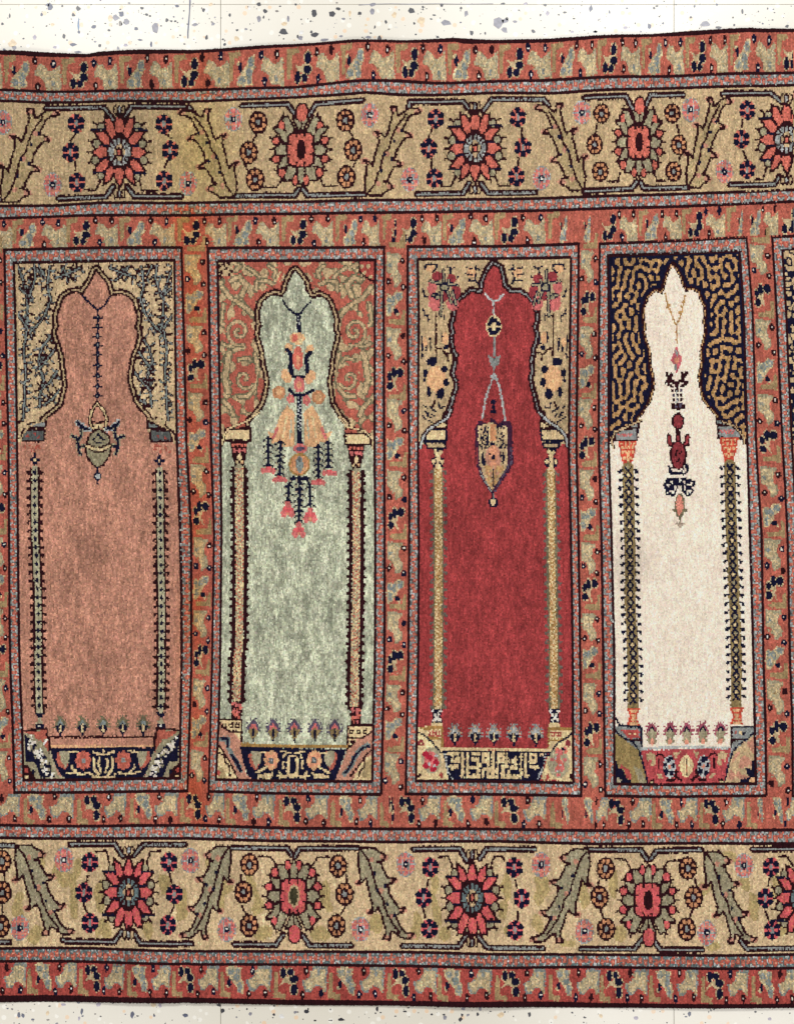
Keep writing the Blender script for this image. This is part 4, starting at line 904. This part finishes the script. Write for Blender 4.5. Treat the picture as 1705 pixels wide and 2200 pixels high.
box(3, [(1045,140),(1160,135),(1240,200),(1238,240),(1048,236)], 'steel', 'maroon', 15); box(3, [(1030,70),(1100,110),(1150,130),(1035,130)], 'bluegrey', 'maroon', 10)
use(BODY[3])
for i in range(9): E(215 + i*13, 205 + (i % 2)*14, 10, 9, 'pink'); E(1070 + i*14, 180 + (i % 2)*14, 10, 9, 'pink')
for pts in ([(170,325),(150,260),(180,190),(250,160),(400,90)], [(1270,290),(1255,220),(1180,140),(1080,100)]): L(pts, 'maroon', 26); L(pts, 'beige', 10)
for cx, y0, x1 in ((287,270,75),(1140,240,78)):
    use(part('column_head', BODY[3])); P([(cx-x1,y0),(cx+x1,y0-5),(cx+x1-14,y0+100),(cx+40,y0+170),(cx+36,y0+205),(cx-40,y0+205),(cx-44,y0+170),(cx-x1+14,y0+100)], lin((190,72,56)))
    for r_ in range(3):
        for a in (-50,-17,17,50): E(cx+a*(1-r_*.1), y0+18+r_*34, 12, 13, 'apricot')
    for a, b in ((0,110),(-26,140),(26,140),(0,150)): E(cx+a, y0+b, 13, 17, 'apricot')
def lat(x, y, i):
    for s in (-1, 1): Ls([(x-s*6.5, y-8), (x+s*6.5, y+8)], 'navy', 3.0)
    Es(x, y-8.5, 3.4, 3.6, 'cream' if i % 2 else 'sage'); Es(x, y, 1.8, 2, 'navy')
column(3, pz(1275, [(290,490),(305,1100),(310,1700),(330,2080)], [(330,100),(330,460)]), 'olive', 24, None, 0, 12, 'navy', 18, 18.2, lat, 3.8)
column(3, pz(1275, [(1145,465),(1165,1100),(1190,1700),(1205,2080)], [(1205,100),(1210,460)]), 'olive', 24, None, 0, 12, 'navy', 18, 18.2, lat, 3.8)
F(1275, 1400)
for cx in (332, 1214):
    use(part('column_foot', BODY[3])); P([(cx-58,475),(cx+58,475),(cx+34,540),(cx+50,620),(cx-56,620),(cx-34,540)], lin((196,78,60)))
    for a, b, rx in ((0,500,34),(0,540,22),(0,575,26),(0,606,40)): E(cx+a, b, rx, 14, 'apricot')
for s in (0, 1):
    use(part('plinth', BODY[3]))
    if s == 0:
        P([(175,635),(395,635),(400,830),(455,1115),(180,1115)], 'steel'); L([(180,560),(215,620),(300,632),(398,635),(400,830)], 'navy', 18); P([(220,660),(380,655),(380,725),(300,735)], lin((176,80,76)))
        for x in (298, 345): R(x-20, 668, x+20, 712, 'brick'); E(x, 690, 9, 10, 'cream')
        P([(182,690),(260,740),(370,830),(410,960),(455,1112),(182,1112)], lin((152,130,84))); L([(180,670),(250,730),(330,760),(380,840),(420,970),(455,1110)], 'navy', 13); L([(300,745),(398,742)], 'maroon', 16)
        P([(180,900),(210,990),(250,1000),(265,1060),(310,1085),(315,1118),(180,1118)], 'navy'); P([(215,980),(250,990),(270,1060),(320,1090),(300,1000),(230,950)], lin((176,80,76))); R(185, 1070, 230, 1112, 'pale'); P([(330,960),(400,1000),(440,1105),(380,1105)], 'sage')
    else:
        P([(1165,640),(1370,640),(1370,1120),(1100,1115),(1165,830)], 'steel'); L([(1165,640),(1372,640)], 'navy', 18); L([(1168,640),(1168,830)], 'maroon', 14); E(1205, 692, 12, 14, 'brick'); E(1252, 690, 14, 20, 'cream'); E(1272, 698, 14, 18, 'navy'); L([(1170,755),(1280,745)], 'maroon', 16)
        P([(1372,690),(1310,750),(1240,800),(1180,860),(1140,980),(1105,1112),(1372,1112)], 'beige'); L([(1372,670),(1310,740),(1230,790),(1175,860),(1140,980),(1105,1112)], 'navy', 13)
        w = window(1275+1110/3.937, 1400+690/3.937, 1275+1372/3.937, 1400+1112/3.937)
        put(w, (n_scr[w] > .0) & inpoly(SX[w], SY[w], tp([(1360,720),(1250,820),(1190,890),(1130,1090),(1360,1100)])), 'peachf')
        P([(1375,900),(1335,940),(1345,1000),(1280,985),(1310,1050),(1330,1070),(1245,1080),(1245,1118),(1372,1118)], 'navy'); R(1322, 1070, 1366, 1108, 'apricot')
use(part('sill_bar', BODY[3])); L([(402,818),(800,806),(1165,826)], 'lsteel', 24)
use(part('base_panel', BODY[3])); F(1370, 1590, 4.34)
P([(20,88),(868,88),(850,180),(800,410),(100,415),(60,250)], lin((172,74,76)))
for s in (0, 1):
    mm_ = (lambda a: a) if s == 0 else (lambda a: mir(a, 452))
    P(mm_([(65,130),(110,110),(155,125),(160,230),(130,240),(90,225)]), 'beige'); P(mm_([(100,180),(130,190),(110,230),(85,225)]), lin((172,74,76)))
    L(mm_([(165,150),(185,125),(215,135),(245,160)]), 'maroon', 16); L(mm_([(190,180),(190,260)]), 'maroon', 18); P(mm_([(330,120),(395,105),(350,180)]), 'beige'); P(mm_([(170,310),(215,320),(240,370),(190,350)]), 'beige')
    cx = mm_([(290,250)])[0][0]
    E(cx, 250, 60, 104, 'lsteel')
    for a, b, rx, ry in ((-5,-65,24,30),(28,-75,12,18),(-38,-20,18,18),(36,-10,14,26),(-30,45,26,30),(20,62,20,28),(38,50,10,14)): E(cx+a, 250+b, rx, ry, 'navy')
    E(cx, 252, 14, 22, 'lsalmon'); L(mm_([(360,290),(345,340),(400,375)]), 'maroon', 26); L(mm_([(265,375),(340,375)]), 'maroon', 20); P(mm_([(115,365),(150,365),(140,410),(105,410)]), 'maroon'); E(mm_([(125,400)])[0][0], 400, 18, 14, 'cream')
P([(455,125),(500,180),(525,240),(500,300),(490,330),(455,355),(415,330),(380,240),(400,180)], 'cream'); L([(455,190),(455,320)], 'maroon', 18); L([(455,240),(455,290)], 'salmon', 9)
F(1275, 1400)
for x in (487, 642, 786, 925, 1075): bud(3, x, 668, (lin((150,78,92)),'navy','sage','pale',lin((222,142,122))), 1.06)
for x in (487, 642, 786, 925, 1075):
    E(x, 752, 38, 30, 'sage'); E(x, 762, 18, 26, lin((222,150,126))); E(x, 690, 15, 36, 'pale')
CLIP[0] = None

# --- panel 5 (only its edge is in view) : borrows the plan of panel 1 further along, ringed spandrel
def borrow(dst_x0, dst_x1, shift):
    w = np.nonzero((KX.mean(0) >= dst_x0) & (KX.mean(0) < dst_x1))[0]
    src = np.clip(np.searchsorted(KX.mean(0), KX.mean(0)[w] + shift), 0, NC - 1)
    return w, src
w, src = borrow(1727, XE1 + 9, -1652.0); COL[:, w] = COL[:, src]
w, src = borrow(XE0 - 9, -44, 855.0); COL[:, w] = COL[:, src]
endp = part('rug_end', RUG); PID[:, w] = endp
sub = (slice(HR[7], HR[8]), slice(VC[18], VC[18] + int(45 / PX)))
sp5 = part('spandrel', BODY[4])
m5 = (SY < 955) & (SX > 1670); mk = np.zeros((NR, NC), bool); mk[sub] = True; m5 &= mk
COL[m5] = YARN['beige']; COL[m5 & (n_ring > -.35)] = YARN['navy']; COL[m5 & (n_ring > 1.25)] = YARN['beige']; PID[m5] = sp5

# --- ruling lines of the panels
for p in range(5):
    use(BODY[p]); a, b, c, d = PV[p]
    for f in (a, d): 
        ys = np.linspace(float(H[6](f(540.))), float(H[9](f(1700.))), 40); Ls([(float(f(y)), y) for y in ys], 'maroon', 4.6)
    for f in (b, c):
        ys = np.linspace(float(H[7](f(560.))), float(H[8](f(1680.))), 40); Ls([(float(f(y)), y) for y in ys], 'maroon', 4.2)
    for k, f0, f1, wd in ((6, a, d, 5.2), (7, b, c, 5.0), (8, b, c, 5.0), (9, a, d, 5.2)):
        y = float(hy[k]); xs = np.linspace(float(f0(y)), float(f1(y)), 20); Ls([(x, float(H[k](x))) for x in xs], 'maroon', wd)

# ------------------------------------------------------------------ dye unevenness, pile sheen painted into the yarn colour, wear and stains
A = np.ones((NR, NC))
mot = np.array([nm in ('beige_figure', 'blue_leaf', 'lance_leaf', 'blossom', 'rosette', 'palmette') for nm, _a, _b in parts])[PID]
ROLL = rng.random((NR, NC)); C0 = COL.copy()
for src_c, alt, p0, p1 in (('figure', 'pale', 0, .26), ('figure', 'cream', .26, .40), ('pale', 'figure', 0, .25), ('pale', 'post', .25, .4), ('bluegrey', 'pale', 0, .2), ('bluegrey', 'steel', .2, .5), ('pink', 'lsalmon', 0, .16), ('pink', 'steel', .16, .24), ('rose', 'salmon', 0, .2), ('hotpink', 'rose', 0, .2), ('sage', 'pale', 0, .25), ('khaki', 'beige', 0, .25), ('steel', 'lsteel', 0, .3)):
    COL[mot & (np.abs(C0 - YARN[src_c]).sum(-1) < 1e-6) & (ROLL >= p0) & (ROLL < p1)] = YARN[alt]
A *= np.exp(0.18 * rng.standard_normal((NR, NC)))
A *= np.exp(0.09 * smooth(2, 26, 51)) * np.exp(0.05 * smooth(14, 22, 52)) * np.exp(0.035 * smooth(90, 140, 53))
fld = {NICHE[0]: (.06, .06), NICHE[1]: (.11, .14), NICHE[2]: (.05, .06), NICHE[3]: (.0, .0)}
st1, st2 = smooth(7, 26, 54), smooth(22, 60, 55)  # lighter and darker streaks: silk sheen of the pile painted into the niches
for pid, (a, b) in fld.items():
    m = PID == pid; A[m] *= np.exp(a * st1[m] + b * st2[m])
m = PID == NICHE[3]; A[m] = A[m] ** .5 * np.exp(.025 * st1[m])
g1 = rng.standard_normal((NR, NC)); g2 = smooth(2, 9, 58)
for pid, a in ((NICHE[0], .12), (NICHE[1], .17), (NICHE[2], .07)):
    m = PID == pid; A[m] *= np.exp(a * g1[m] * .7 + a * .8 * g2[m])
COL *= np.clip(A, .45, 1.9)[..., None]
tint = np.exp(.03 * rng.standard_normal((NR, NC, 3))); COL *= tint
# run dye: orange bleed down the first divider and across the borders above it, yellowed ground beside it
xb = 418 + 6*np.sin(KY/140.)
bleed = np.exp(-((KX - xb)/30.)**2) * (KY > 95) * (KY < 1780) * np.clip(.62 + .30*smooth(60, 120, 61), .2, 1)
bleed = np.clip(bleed + .8*np.exp(-((KX-395)/60.)**2 - ((KY-480)/70.)**2), 0, 1) * ((KY < 205) | (KY > 440))
COL *= np.stack([1 + .02*bleed, 1 - .22*bleed, 1 - .45*bleed], -1)
yel = np.exp(-((KX - 425)/75.)**2 - ((KY - 320)/130.)**2)
COL *= np.stack([1 - .03*yel, 1 - .05*yel, 1 - .30*yel], -1)
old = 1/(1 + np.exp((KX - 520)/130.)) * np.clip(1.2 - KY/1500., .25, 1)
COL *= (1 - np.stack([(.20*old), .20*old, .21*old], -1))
dirt = np.clip(smooth(120, 160, 62) - 1.1, 0, 2) * .12
COL *= (1 - dirt)[..., None]
COL = np.clip(COL, .003, .86)

# ------------------------------------------------------------------ relief of the pile
FLOOR_Z = -0.0072
def relief(x, y, nr, nc):
    z = .0020*np.sin(x/96. + .7) * np.sin(y/210. + .3) + .0010*np.sin(x/41. + 1.7*np.sin(y/300.)) * np.clip(1.3 - y/900., .25, 1) + .0007*np.sin(x/61. + y/97.)
    z -= .0016*np.exp(-((x - 402 - 4*np.sin(y/200.))/9.)**2)                     # an old fold
    z -= .0008*np.exp(-((x - 1640)/12.)**2) * (y < 520)
    dt = y - np.interp(x[0], x[0], [float(H[0](q)) for q in x[0]])[None]
    db = np.array([float(H[15](q)) for q in x[-1]])[None] - y
    d = np.clip(np.minimum(dt, db) / 15.0, 0, 1)
    z -= .0060 * (1 - np.sqrt(np.clip(1 - (1 - d)**2, 0, 1)))
    return z
jx = rng.normal(0, .33, LX.shape); jy = rng.normal(0, .42, LY.shape); jy[0] = jy[-1] = 0; jy[0] += .8*np.sin(LX[0]/2.1)*rng.random(LX.shape[1]); jy[-1] += .8*np.sin(LX[-1]/2.1)*rng.random(LX.shape[1])
LZ = relief(LX, LY, NR+1, NC+1) - .00042 + rng.normal(0, .00014, LX.shape)
LZ[0] = FLOOR_Z + .0004; LZ[-1] = FLOOR_Z + .0004
gx, gy = W(LX + jx, LY + jy)
grid = np.stack([gx, gy, LZ], -1)
kx, ky = W(KX + rng.normal(0, .4, KX.shape), KY + rng.normal(0, .5, KY.shape))
KZ = relief(KX, KY, NR, NC) + .00022 + rng.normal(0, .00016, KX.shape)
top = np.stack([kx, ky, KZ], -1)
fine = (KX > -60) & (KX < 1765)

# ------------------------------------------------------------------ materials
def new_mat(name):
    m = bpy.data.materials.new(name); m.use_nodes = True; return m, m.node_tree.nodes, m.node_tree.links
wool, nd, lk = new_mat('silk_pile')
bs = nd['Principled BSDF']; at = nd.new('ShaderNodeAttribute'); at.attribute_name = 'yarn'
tc = nd.new('ShaderNodeTexCoord'); mp = nd.new('ShaderNodeMapping'); mp.inputs['Scale'].default_value = (2600, 900, 900)
ns = nd.new('ShaderNodeTexNoise'); ns.inputs['Scale'].default_value = 1.0; ns.inputs['Detail'].default_value = 2
mr = nd.new('ShaderNodeMapRange'); mr.inputs[1].default_value = .25; mr.inputs[2].default_value = .75; mr.inputs[3].default_value = .80; mr.inputs[4].default_value = 1.2
mx = nd.new('ShaderNodeMix'); mx.data_type = 'RGBA'; mx.blend_type = 'MULTIPLY'; mx.inputs[0].default_value = 1
lk.new(tc.outputs['Object'], mp.inputs[0]); lk.new(mp.outputs[0], ns.inputs['Vector']); lk.new(ns.outputs[0], mr.inputs[0])
lk.new(at.outputs['Color'], mx.inputs[6]); lk.new(mr.outputs[0], mx.inputs[7]); lk.new(mx.outputs[2], bs.inputs['Base Color'])
bs.inputs['Roughness'].default_value = .8; bs.inputs['Specular IOR Level'].default_value = .08
bs.inputs['Sheen Weight'].default_value = .02; bs.inputs['Sheen Roughness'].default_value = .5

# ------------------------------------------------------------------ knots into meshes, one per part
col = scene.collection
rug = bpy.data.objects.new('rug', None); col.objects.link(rug)
rug.location = (0, 0, FLOOR_Z)
rug['label'] = 'patterned prayer rug with a row of coloured arches lying on the speckled floor'; rug['category'] = 'rug'
gidx = np.arange((NR+1)*(NC+1)).reshape(NR+1, NC+1)
flatgrid = grid.reshape(-1, 3)
objs = {0: rug}
order = np.argsort(PID.ravel(), kind='stable'); ps = PID.ravel()[order]
starts = np.searchsorted(ps, np.arange(len(parts) + 1))
def build(pid):
    name, par, label = parts[pid]
    sel = order[starts[pid]:starts[pid+1]]
    if len(sel) == 0: return
    r, c = np.divmod(sel, NC)
    q = np.stack([gidx[r, c], gidx[r+1, c], gidx[r+1, c+1], gidx[r, c+1]], 1)
    uq, inv = np.unique(q.ravel(), return_inverse=True); inv = inv.reshape(-1, 4)
    f = fine[r, c]; nf_ = int(f.sum()); nl = len(uq)
    verts = np.vstack([flatgrid[uq], top[r[f], c[f]]])
    verts[:, 2] -= FLOOR_Z
    ci = nl + np.arange(nf_); qi = inv[f]
    tris = np.stack([np.stack([qi[:, i], qi[:, (i+1) % 4], ci], 1) for i in range(4)], 1).reshape(-1, 3)
    quads = inv[~f]
    rc = COL[r, c]; fc = np.vstack([np.repeat(rc[f], 4, 0), rc[~f]])
    nt, nq = len(tris), len(quads)
    me = bpy.data.meshes.new(name)
    me.vertices.add(len(verts)); me.vertices.foreach_set('co', verts.astype(np.float32).ravel())
    me.loops.add(nt*3 + nq*4); me.loops.foreach_set('vertex_index', np.concatenate([tris.ravel(), quads.ravel()]).astype(np.int32))
    me.polygons.add(nt + nq)
    ls = np.concatenate([np.arange(nt)*3, nt*3 + np.arange(nq)*4]).astype(np.int32)
    me.polygons.foreach_set('loop_start', ls)
    me.update(calc_edges=True)
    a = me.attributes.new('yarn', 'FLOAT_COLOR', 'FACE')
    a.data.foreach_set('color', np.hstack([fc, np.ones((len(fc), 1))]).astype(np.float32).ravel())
    me.materials.append(wool)
    o = bpy.data.objects.new(name, me); col.objects.link(o)
    if label: o['label'] = label
    objs[pid] = o
for pid in range(1, len(parts)): build(pid)
for pid in range(1, len(parts)):
    if pid in objs:
        par = parts[pid][1]
        objs[pid].parent = objs[par] if par in objs else rug

# ------------------------------------------------------------------ the floor
def floor_mat(name, tile=True):
    m, nd, lk = new_mat(name); b = nd['Principled BSDF']
    tc = nd.new('ShaderNodeTexCoord')
    n1 = nd.new('ShaderNodeTexNoise'); n1.inputs['Scale'].default_value = 6; n1.inputs['Detail'].default_value = 4
    r1 = nd.new('ShaderNodeValToRGB'); r1.color_ramp.elements[0].position = .3; r1.color_ramp.elements[1].position = .7
    r1.color_ramp.elements[0].color = (*lin((224,217,200)), 1); r1.color_ramp.elements[1].color = (*lin((234,229,216)), 1)
    lk.new(tc.outputs['Object'], n1.inputs['Vector']); lk.new(n1.outputs[0], r1.inputs[0])
    vo = nd.new('ShaderNodeTexVoronoi'); vo.inputs['Scale'].default_value = 190; lk.new(tc.outputs['Object'], vo.inputs['Vector'])
    # pale aggregate: some cells a little lighter or pinker
    sp = nd.new('ShaderNodeSeparateColor'); lk.new(vo.outputs['Color'], sp.inputs[0])
    def layer(prev, chan, lo, dist, c):
        g = nd.new('ShaderNodeMath'); g.operation = 'GREATER_THAN'; g.inputs[1].default_value = lo; lk.new(sp.outputs[chan], g.inputs[0])
        d = nd.new('ShaderNodeMath'); d.operation = 'LESS_THAN'; d.inputs[1].default_value = dist; lk.new(vo.outputs['Distance'], d.inputs[0])
        a = nd.new('ShaderNodeMath'); a.operation = 'MULTIPLY'; lk.new(g.outputs[0], a.inputs[0]); lk.new(d.outputs[0], a.inputs[1])
        x = nd.new('ShaderNodeMix'); x.data_type = 'RGBA'; lk.new(a.outputs[0], x.inputs[0]); lk.new(prev, x.inputs[6]); x.inputs[7].default_value = (*c, 1); return x.outputs[2]
    c = layer(r1.outputs[0], 0, .86, .42, lin((242,238,226))); c = layer(c, 1, .93, .38, lin((236,208,176))); c = layer(c, 2, .95, .30, lin((196,190,186)))
    lk.new(c, b.inputs['Base Color']); b.inputs['Roughness'].default_value = .30; b.inputs['Specular IOR Level'].default_value = .5
    return m
fm = floor_mat('terrazzo')
grout, nd, lk = new_mat('grout'); nd['Principled BSDF'].inputs['Base Color'].default_value = (*lin((150,140,120)), 1); nd['Principled BSDF'].inputs['Roughness'].default_value = .8
def plane_mesh(name, x0, y0, x1, y1, z0, z1, mat, bev=0.0):
    (ax, ay), (bx, by) = W(x0, y1), W(x1, y0); b = bev
    v = [(ax,ay,z0),(bx,ay,z0),(bx,by,z0),(ax,by,z0),(ax,ay,z1-b),(bx,ay,z1-b),(bx,by,z1-b),(ax,by,z1-b),(ax+b,ay+b,z1),(bx-b,ay+b,z1),(bx-b,by-b,z1),(ax+b,by-b,z1)]
    f = [(3,2,1,0),(0,1,5,4),(1,2,6,5),(2,3,7,6),(3,0,4,7),(4,5,9,8),(5,6,10,9),(6,7,11,10),(7,4,8,11),(8,9,10,11)]
    me = bpy.data.meshes.new(name); me.from_pydata(v, [], f); me.update(); me.materials.append(mat)
    o = bpy.data.objects.new(name, me); col.objects.link(o); return o
floor = plane_mesh('floor', -3400, -3900, 5100, 6100, FLOOR_Z-.02, FLOOR_Z-.0012, grout); floor['kind'] = 'structure'
xj = [472 + 978*i for i in range(-3, 5)]; yj = [3.5 + 975*i for i in range(-3, 6)]
for i in range(len(xj)-1):
    for j in range(len(yj)-1):
        t = plane_mesh('tile', xj[i]+.6, yj[j]+.35, xj[i+1]-.35, yj[j+1]-.35, FLOOR_Z-.003, FLOOR_Z-.00001*((i+j) % 2), fm, .00012); t.parent = floor
CH = dict(n=(24,24,38), s=(66,72,98), v=(134,132,142), l=(168,160,174), b=(96,126,160), p=(226,198,160), g=(120,112,106), w=(240,236,226))
CM = {}
for k_, c_ in CH.items():
    m, nd, lk = new_mat('chip_' + k_); b = nd['Principled BSDF']; b.inputs['Roughness'].default_value = .3
    nz = nd.new('ShaderNodeTexNoise'); nz.inputs['Scale'].default_value = 260; tcx = nd.new('ShaderNodeTexCoord'); lk.new(tcx.outputs['Object'], nz.inputs['Vector'])
    rp = nd.new('ShaderNodeValToRGB'); rp.color_ramp.elements[0].position = .35; rp.color_ramp.elements[1].position = .65
    rp.color_ramp.elements[0].color = (*(lin(c_)*.78), 1); rp.color_ramp.elements[1].color = (*np.minimum(lin(c_)*1.2, .85), 1)
    lk.new(nz.outputs[0], rp.inputs[0]); lk.new(rp.outputs[0], b.inputs['Base Color']); CM[k_] = m
def chip_ring(rx, ry):
    n = random.randint(5, 8); a0 = random.uniform(0, 6.28)
    return [(rx*random.uniform(.55, 1.2)*math.cos(a0 + 6.283*i/n), ry*random.uniform(.55, 1.2)*math.sin(a0 + 6.283*i/n)) for i in range(n)]
def chip(x, y, rx, ry, kind):
    ring = chip_ring(rx, ry); cx, cy = W(x, y)
    n = len(ring); vs = [(a*S*1.06, b*S*1.06, -.0002) for a, b in ring] + [(a*S, b*S, .00008) for a, b in ring]
    fs = [tuple(range(n, 2*n))] + [(i, (i+1) % n, n+(i+1) % n, n+i) for i in range(n)]
    me = bpy.data.meshes.new('chip'); me.from_pydata(vs, [], fs); me.update(); me.materials.append(CM[kind])
    o = bpy.data.objects.new('chip', me); col.objects.link(o); o.location = (cx, cy, FLOOR_Z); o.parent = floor
TOP = {0: [(405,35,25,30,'s'),(390,18,14,12,'s'),(650,50,18,25,'n'),(605,105,18,18,'n'),(338,100,12,18,'s'),(650,180,10,55,'b'),(780,205,20,18,'s'),(655,248,12,14,'s'),(965,125,28,25,'v'),(1015,95,25,22,'s'),(1060,165,32,32,'v'),(1005,175,20,30,'g'),(1030,180,14,26,'w'),(1140,222,18,20,'s'),(1310,205,32,42,'v'),(1400,148,14,16,'n'),(1440,155,14,9,'n'),(1475,157,12,9,'n'),(280,295,16,22,'l'),(525,283,15,25,'n'),(605,355,28,14,'s'),(830,365,14,18,'n'),(90,345,30,30,'p'),(105,380,18,20,'v'),(450,380,15,12,'l'),(1050,360,18,16,'l'),(985,388,14,15,'v'),(1270,355,12,25,'s'),(1490,28,22,16,'s'),(650,418,30,8,'s'),(20,398,20,12,'s'),(1190,45,18,14,'n'),(1230,100,14,10,'n'),(1260,112,12,9,'n'),(910,235,14,10,'n'),(1640,185,25,12,'v'),(430,185,18,14,'p'),(1175,315,20,8,'s'),(5,180,14,12,'n'),(65,110,8,16,'n'),(515,28,12,10,'n'),(920,130,20,24,'p'),(885,270,28,24,'w')],
       430: [(20,60,16,18,'n'),(100,178,18,14,'v'),(45,295,14,22,'n'),(245,105,14,14,'n'),(490,14,20,16,'n'),(545,70,20,18,'n'),(530,125,10,14,'n'),(490,140,16,30,'v'),(740,135,12,25,'v'),(645,70,18,10,'g'),(700,245,34,30,'n'),(960,98,28,34,'n'),(1115,95,30,28,'n'),(1160,50,22,14,'n'),(965,270,30,18,'n'),(935,248,10,12,'n'),(845,300,22,20,'v'),(820,285,8,18,'n'),(300,305,22,24,'p'),(710,180,24,18,'p'),(80,15,20,15,'p'),(200,355,14,14,'n'),(1345,90,18,18,'n'),(1455,70,20,25,'v'),(1460,15,30,15,'v'),(1265,90,12,28,'p'),(1210,135,18,12,'v'),(1570,160,12,16,'n'),(1475,208,10,14,'n'),(1515,298,18,20,'n'),(1420,293,22,16,'v'),(1640,100,20,25,'p'),(1050,315,40,14,'v'),(1190,285,16,10,'v'),(305,232,16,10,'n'),(850,250,24,20,'w'),(410,42,12,20,'w'),(805,14,10,10,'n'),(670,30,10,8,'n'),(380,225,14,12,'v')],
       860: [(90,68,30,22,'n'),(172,150,32,30,'p'),(385,168,45,20,'v'),(350,20,14,16,'n'),(190,38,14,12,'n'),(370,58,8,8,'n'),(557,92,18,25,'v'),(605,258,20,22,'n'),(835,175,40,50,'v'),(895,155,35,20,'v'),(885,235,26,22,'v'),(720,258,10,14,'n'),(315,290,14,12,'n'),(870,8,24,10,'n'),(1127,240,22,18,'n'),(1250,92,22,22,'l'),(1228,20,14,12,'n'),(1615,50,16,28,'s'),(1395,82,16,10,'n'),(1655,245,18,10,'s'),(1460,245,14,14,'l'),(1060,8,18,14,'l'),(970,160,18,12,'v'),(515,45,10,12,'n'),(1190,105,8,10,'n'),(285,105,16,8,'n'),(262,138,12,7,'n'),(118,175,10,14,'n'),(905,135,12,14,'n'),(540,210,16,18,'w'),(600,50,16,16,'w')],
       1275: [(140,80,10,16,'s'),(290,48,10,10,'s'),(275,210,20,14,'l'),(480,205,18,28,'s'),(20,245,18,10,'s'),(520,45,12,16,'n'),(545,28,16,7,'n'),(865,30,10,14,'s'),(1055,14,10,10,'s'),(1270,70,12,20,'n'),(830,125,12,12,'n'),(955,180,42,28,'v'),(1065,208,35,14,'n'),(1650,200,16,12,'n'),(598,175,10,10,'s'),(1485,48,8,12,'n'),(1200,190,10,12,'n'),(360,175,7,8,'n')]}
BOT = {0: [(145,1640,20,22,'s'),(180,1645,14,22,'s'),(520,1550,25,14,'l'),(680,1610,12,24,'s'),(820,1550,20,25,'l'),(650,1535,14,10,'s'),(1105,1640,18,28,'s'),(1345,1555,14,25,'l'),(1560,1640,22,18,'s'),(385,1625,14,25,'p'),(1290,1555,28,18,'p'),(655,1670,10,16,'l'),(50,1585,12,8,'s'),(260,1678,14,8,'s'),(1295,1648,10,9,'s')],
       430: [(185,1605,20,20,'n'),(150,1558,22,12,'n'),(420,1630,16,18,'v'),(895,1610,18,16,'n'),(908,1590,8,14,'n'),(620,1640,12,12,'n'),(1495,1590,14,20,'n'),(1185,1680,32,14,'n'),(800,1618,16,12,'v'),(685,1650,25,20,'w'),(300,1660,8,8,'v'),(1650,1650,10,6,'n'),(390,1590,8,9,'n'),(620,1563,14,6,'n'),(1525,1618,12,6,'n')],
       860: [(40,1610,18,8,'n'),(522,1640,12,18,'n'),(508,1678,16,18,'n'),(535,1585,18,18,'v'),(380,1660,20,22,'v'),(655,1635,12,16,'n'),(570,1640,14,12,'v'),(1095,1635,16,18,'n'),(1565,1662,12,10,'n'),(855,1640,30,25,'p'),(680,1585,14,20,'v'),(320,1572,8,8,'n'),(265,1635,10,8,'n'),(370,1638,12,8,'n'),(65,1578,12,6,'n'),(1460,1620,10,9,'n'),(885,1615,7,8,'n')],
       1275: [(365,1666,25,14,'l'),(824,1627,18,25,'s'),(345,1604,9,9,'n'),(1382,1613,10,10,'n'),(1506,1675,18,14,'l'),(70,1650,20,22,'p')]}
for oy, dct in ((0, TOP), (1770, BOT)):
    for ox, lst in dct.items():
        for x, y, rx, ry, k_ in lst: chip(ox + x/3.937, oy + y/3.937, rx/3.5, ry/3.5, k_)
# the finest fragments, too small to pick apart
vs, fs, mi = [], [], []
mats = ['n', 's', 'v', 'g', 'p', 'w']
for i in range(7000):
    zone = random.random()
    x = random.uniform(-900, 2600); y = random.uniform(-520, 108) if zone < .6 else random.uniform(2155, 2640)
    if -20 < x < 1725 and 30 < y < 2150 and y > float(H[0](x)) - 1: continue
    r0 = random.choice((.7, .8, 1.0, 1.2, 1.5, 2.0)); k_ = random.choices(range(6), (66, 8, 9, 10, 4, 4))[0]
    if k_ >= 2: r0 *= 1.25
    ring = chip_ring(r0*random.uniform(.8, 1.7), r0); cx, cy = W(x, y); n0 = len(vs)
    vs += [(cx + a*S, cy + b*S, FLOOR_Z + .00005) for a, b in ring]; fs.append(tuple(range(n0, len(vs)))); mi.append(k_)
me = bpy.data.meshes.new('fine_chips'); me.from_pydata(vs, [], fs); me.update()
for k_ in mats: me.materials.append(CM[k_])
me.polygons.foreach_set('material_index', mi)
fc = bpy.data.objects.new('fine_chips', me); col.objects.link(fc); fc['kind'] = 'stuff'; fc.parent = floor
# a crack and a scratch in the tiles
def strip(name, pts, wd, mat):
    q = [W(*p) for p in pts]; v, f = [], []
    for i, (x, y) in enumerate(q):
        a = q[min(i+1, len(q)-1)]; b = q[max(i-1, 0)]; dx, dy = a[0]-b[0], a[1]-b[1]; l = math.hypot(dx, dy); ww = wd*S*random.uniform(.7, 1.2)/2
        v += [(x - dy/l*ww, y + dx/l*ww, FLOOR_Z + .00011), (x + dy/l*ww, y - dx/l*ww, FLOOR_Z + .00011)]
        if i: f.append((2*i-2, 2*i-1, 2*i+1, 2*i))
    me = bpy.data.meshes.new(name); me.from_pydata(v, [], f); me.update(); me.materials.append(mat)
    o = bpy.data.objects.new(name, me); col.objects.link(o); o.parent = floor
strip('crack', [(405,-60),(406,0),(405,20),(403,45),(401.5,65),(401.5,77)], 3.2, CM['s'])
strip('scratch', [(770,5),(800,3),(840,2),(880,3),(940,2),(1000,3),(1060,2)], 1.6, CM['v'])
print('KNOTS', NR, NC, 'PARTS', len(parts), 'OBJECTS', len(bpy.data.objects))
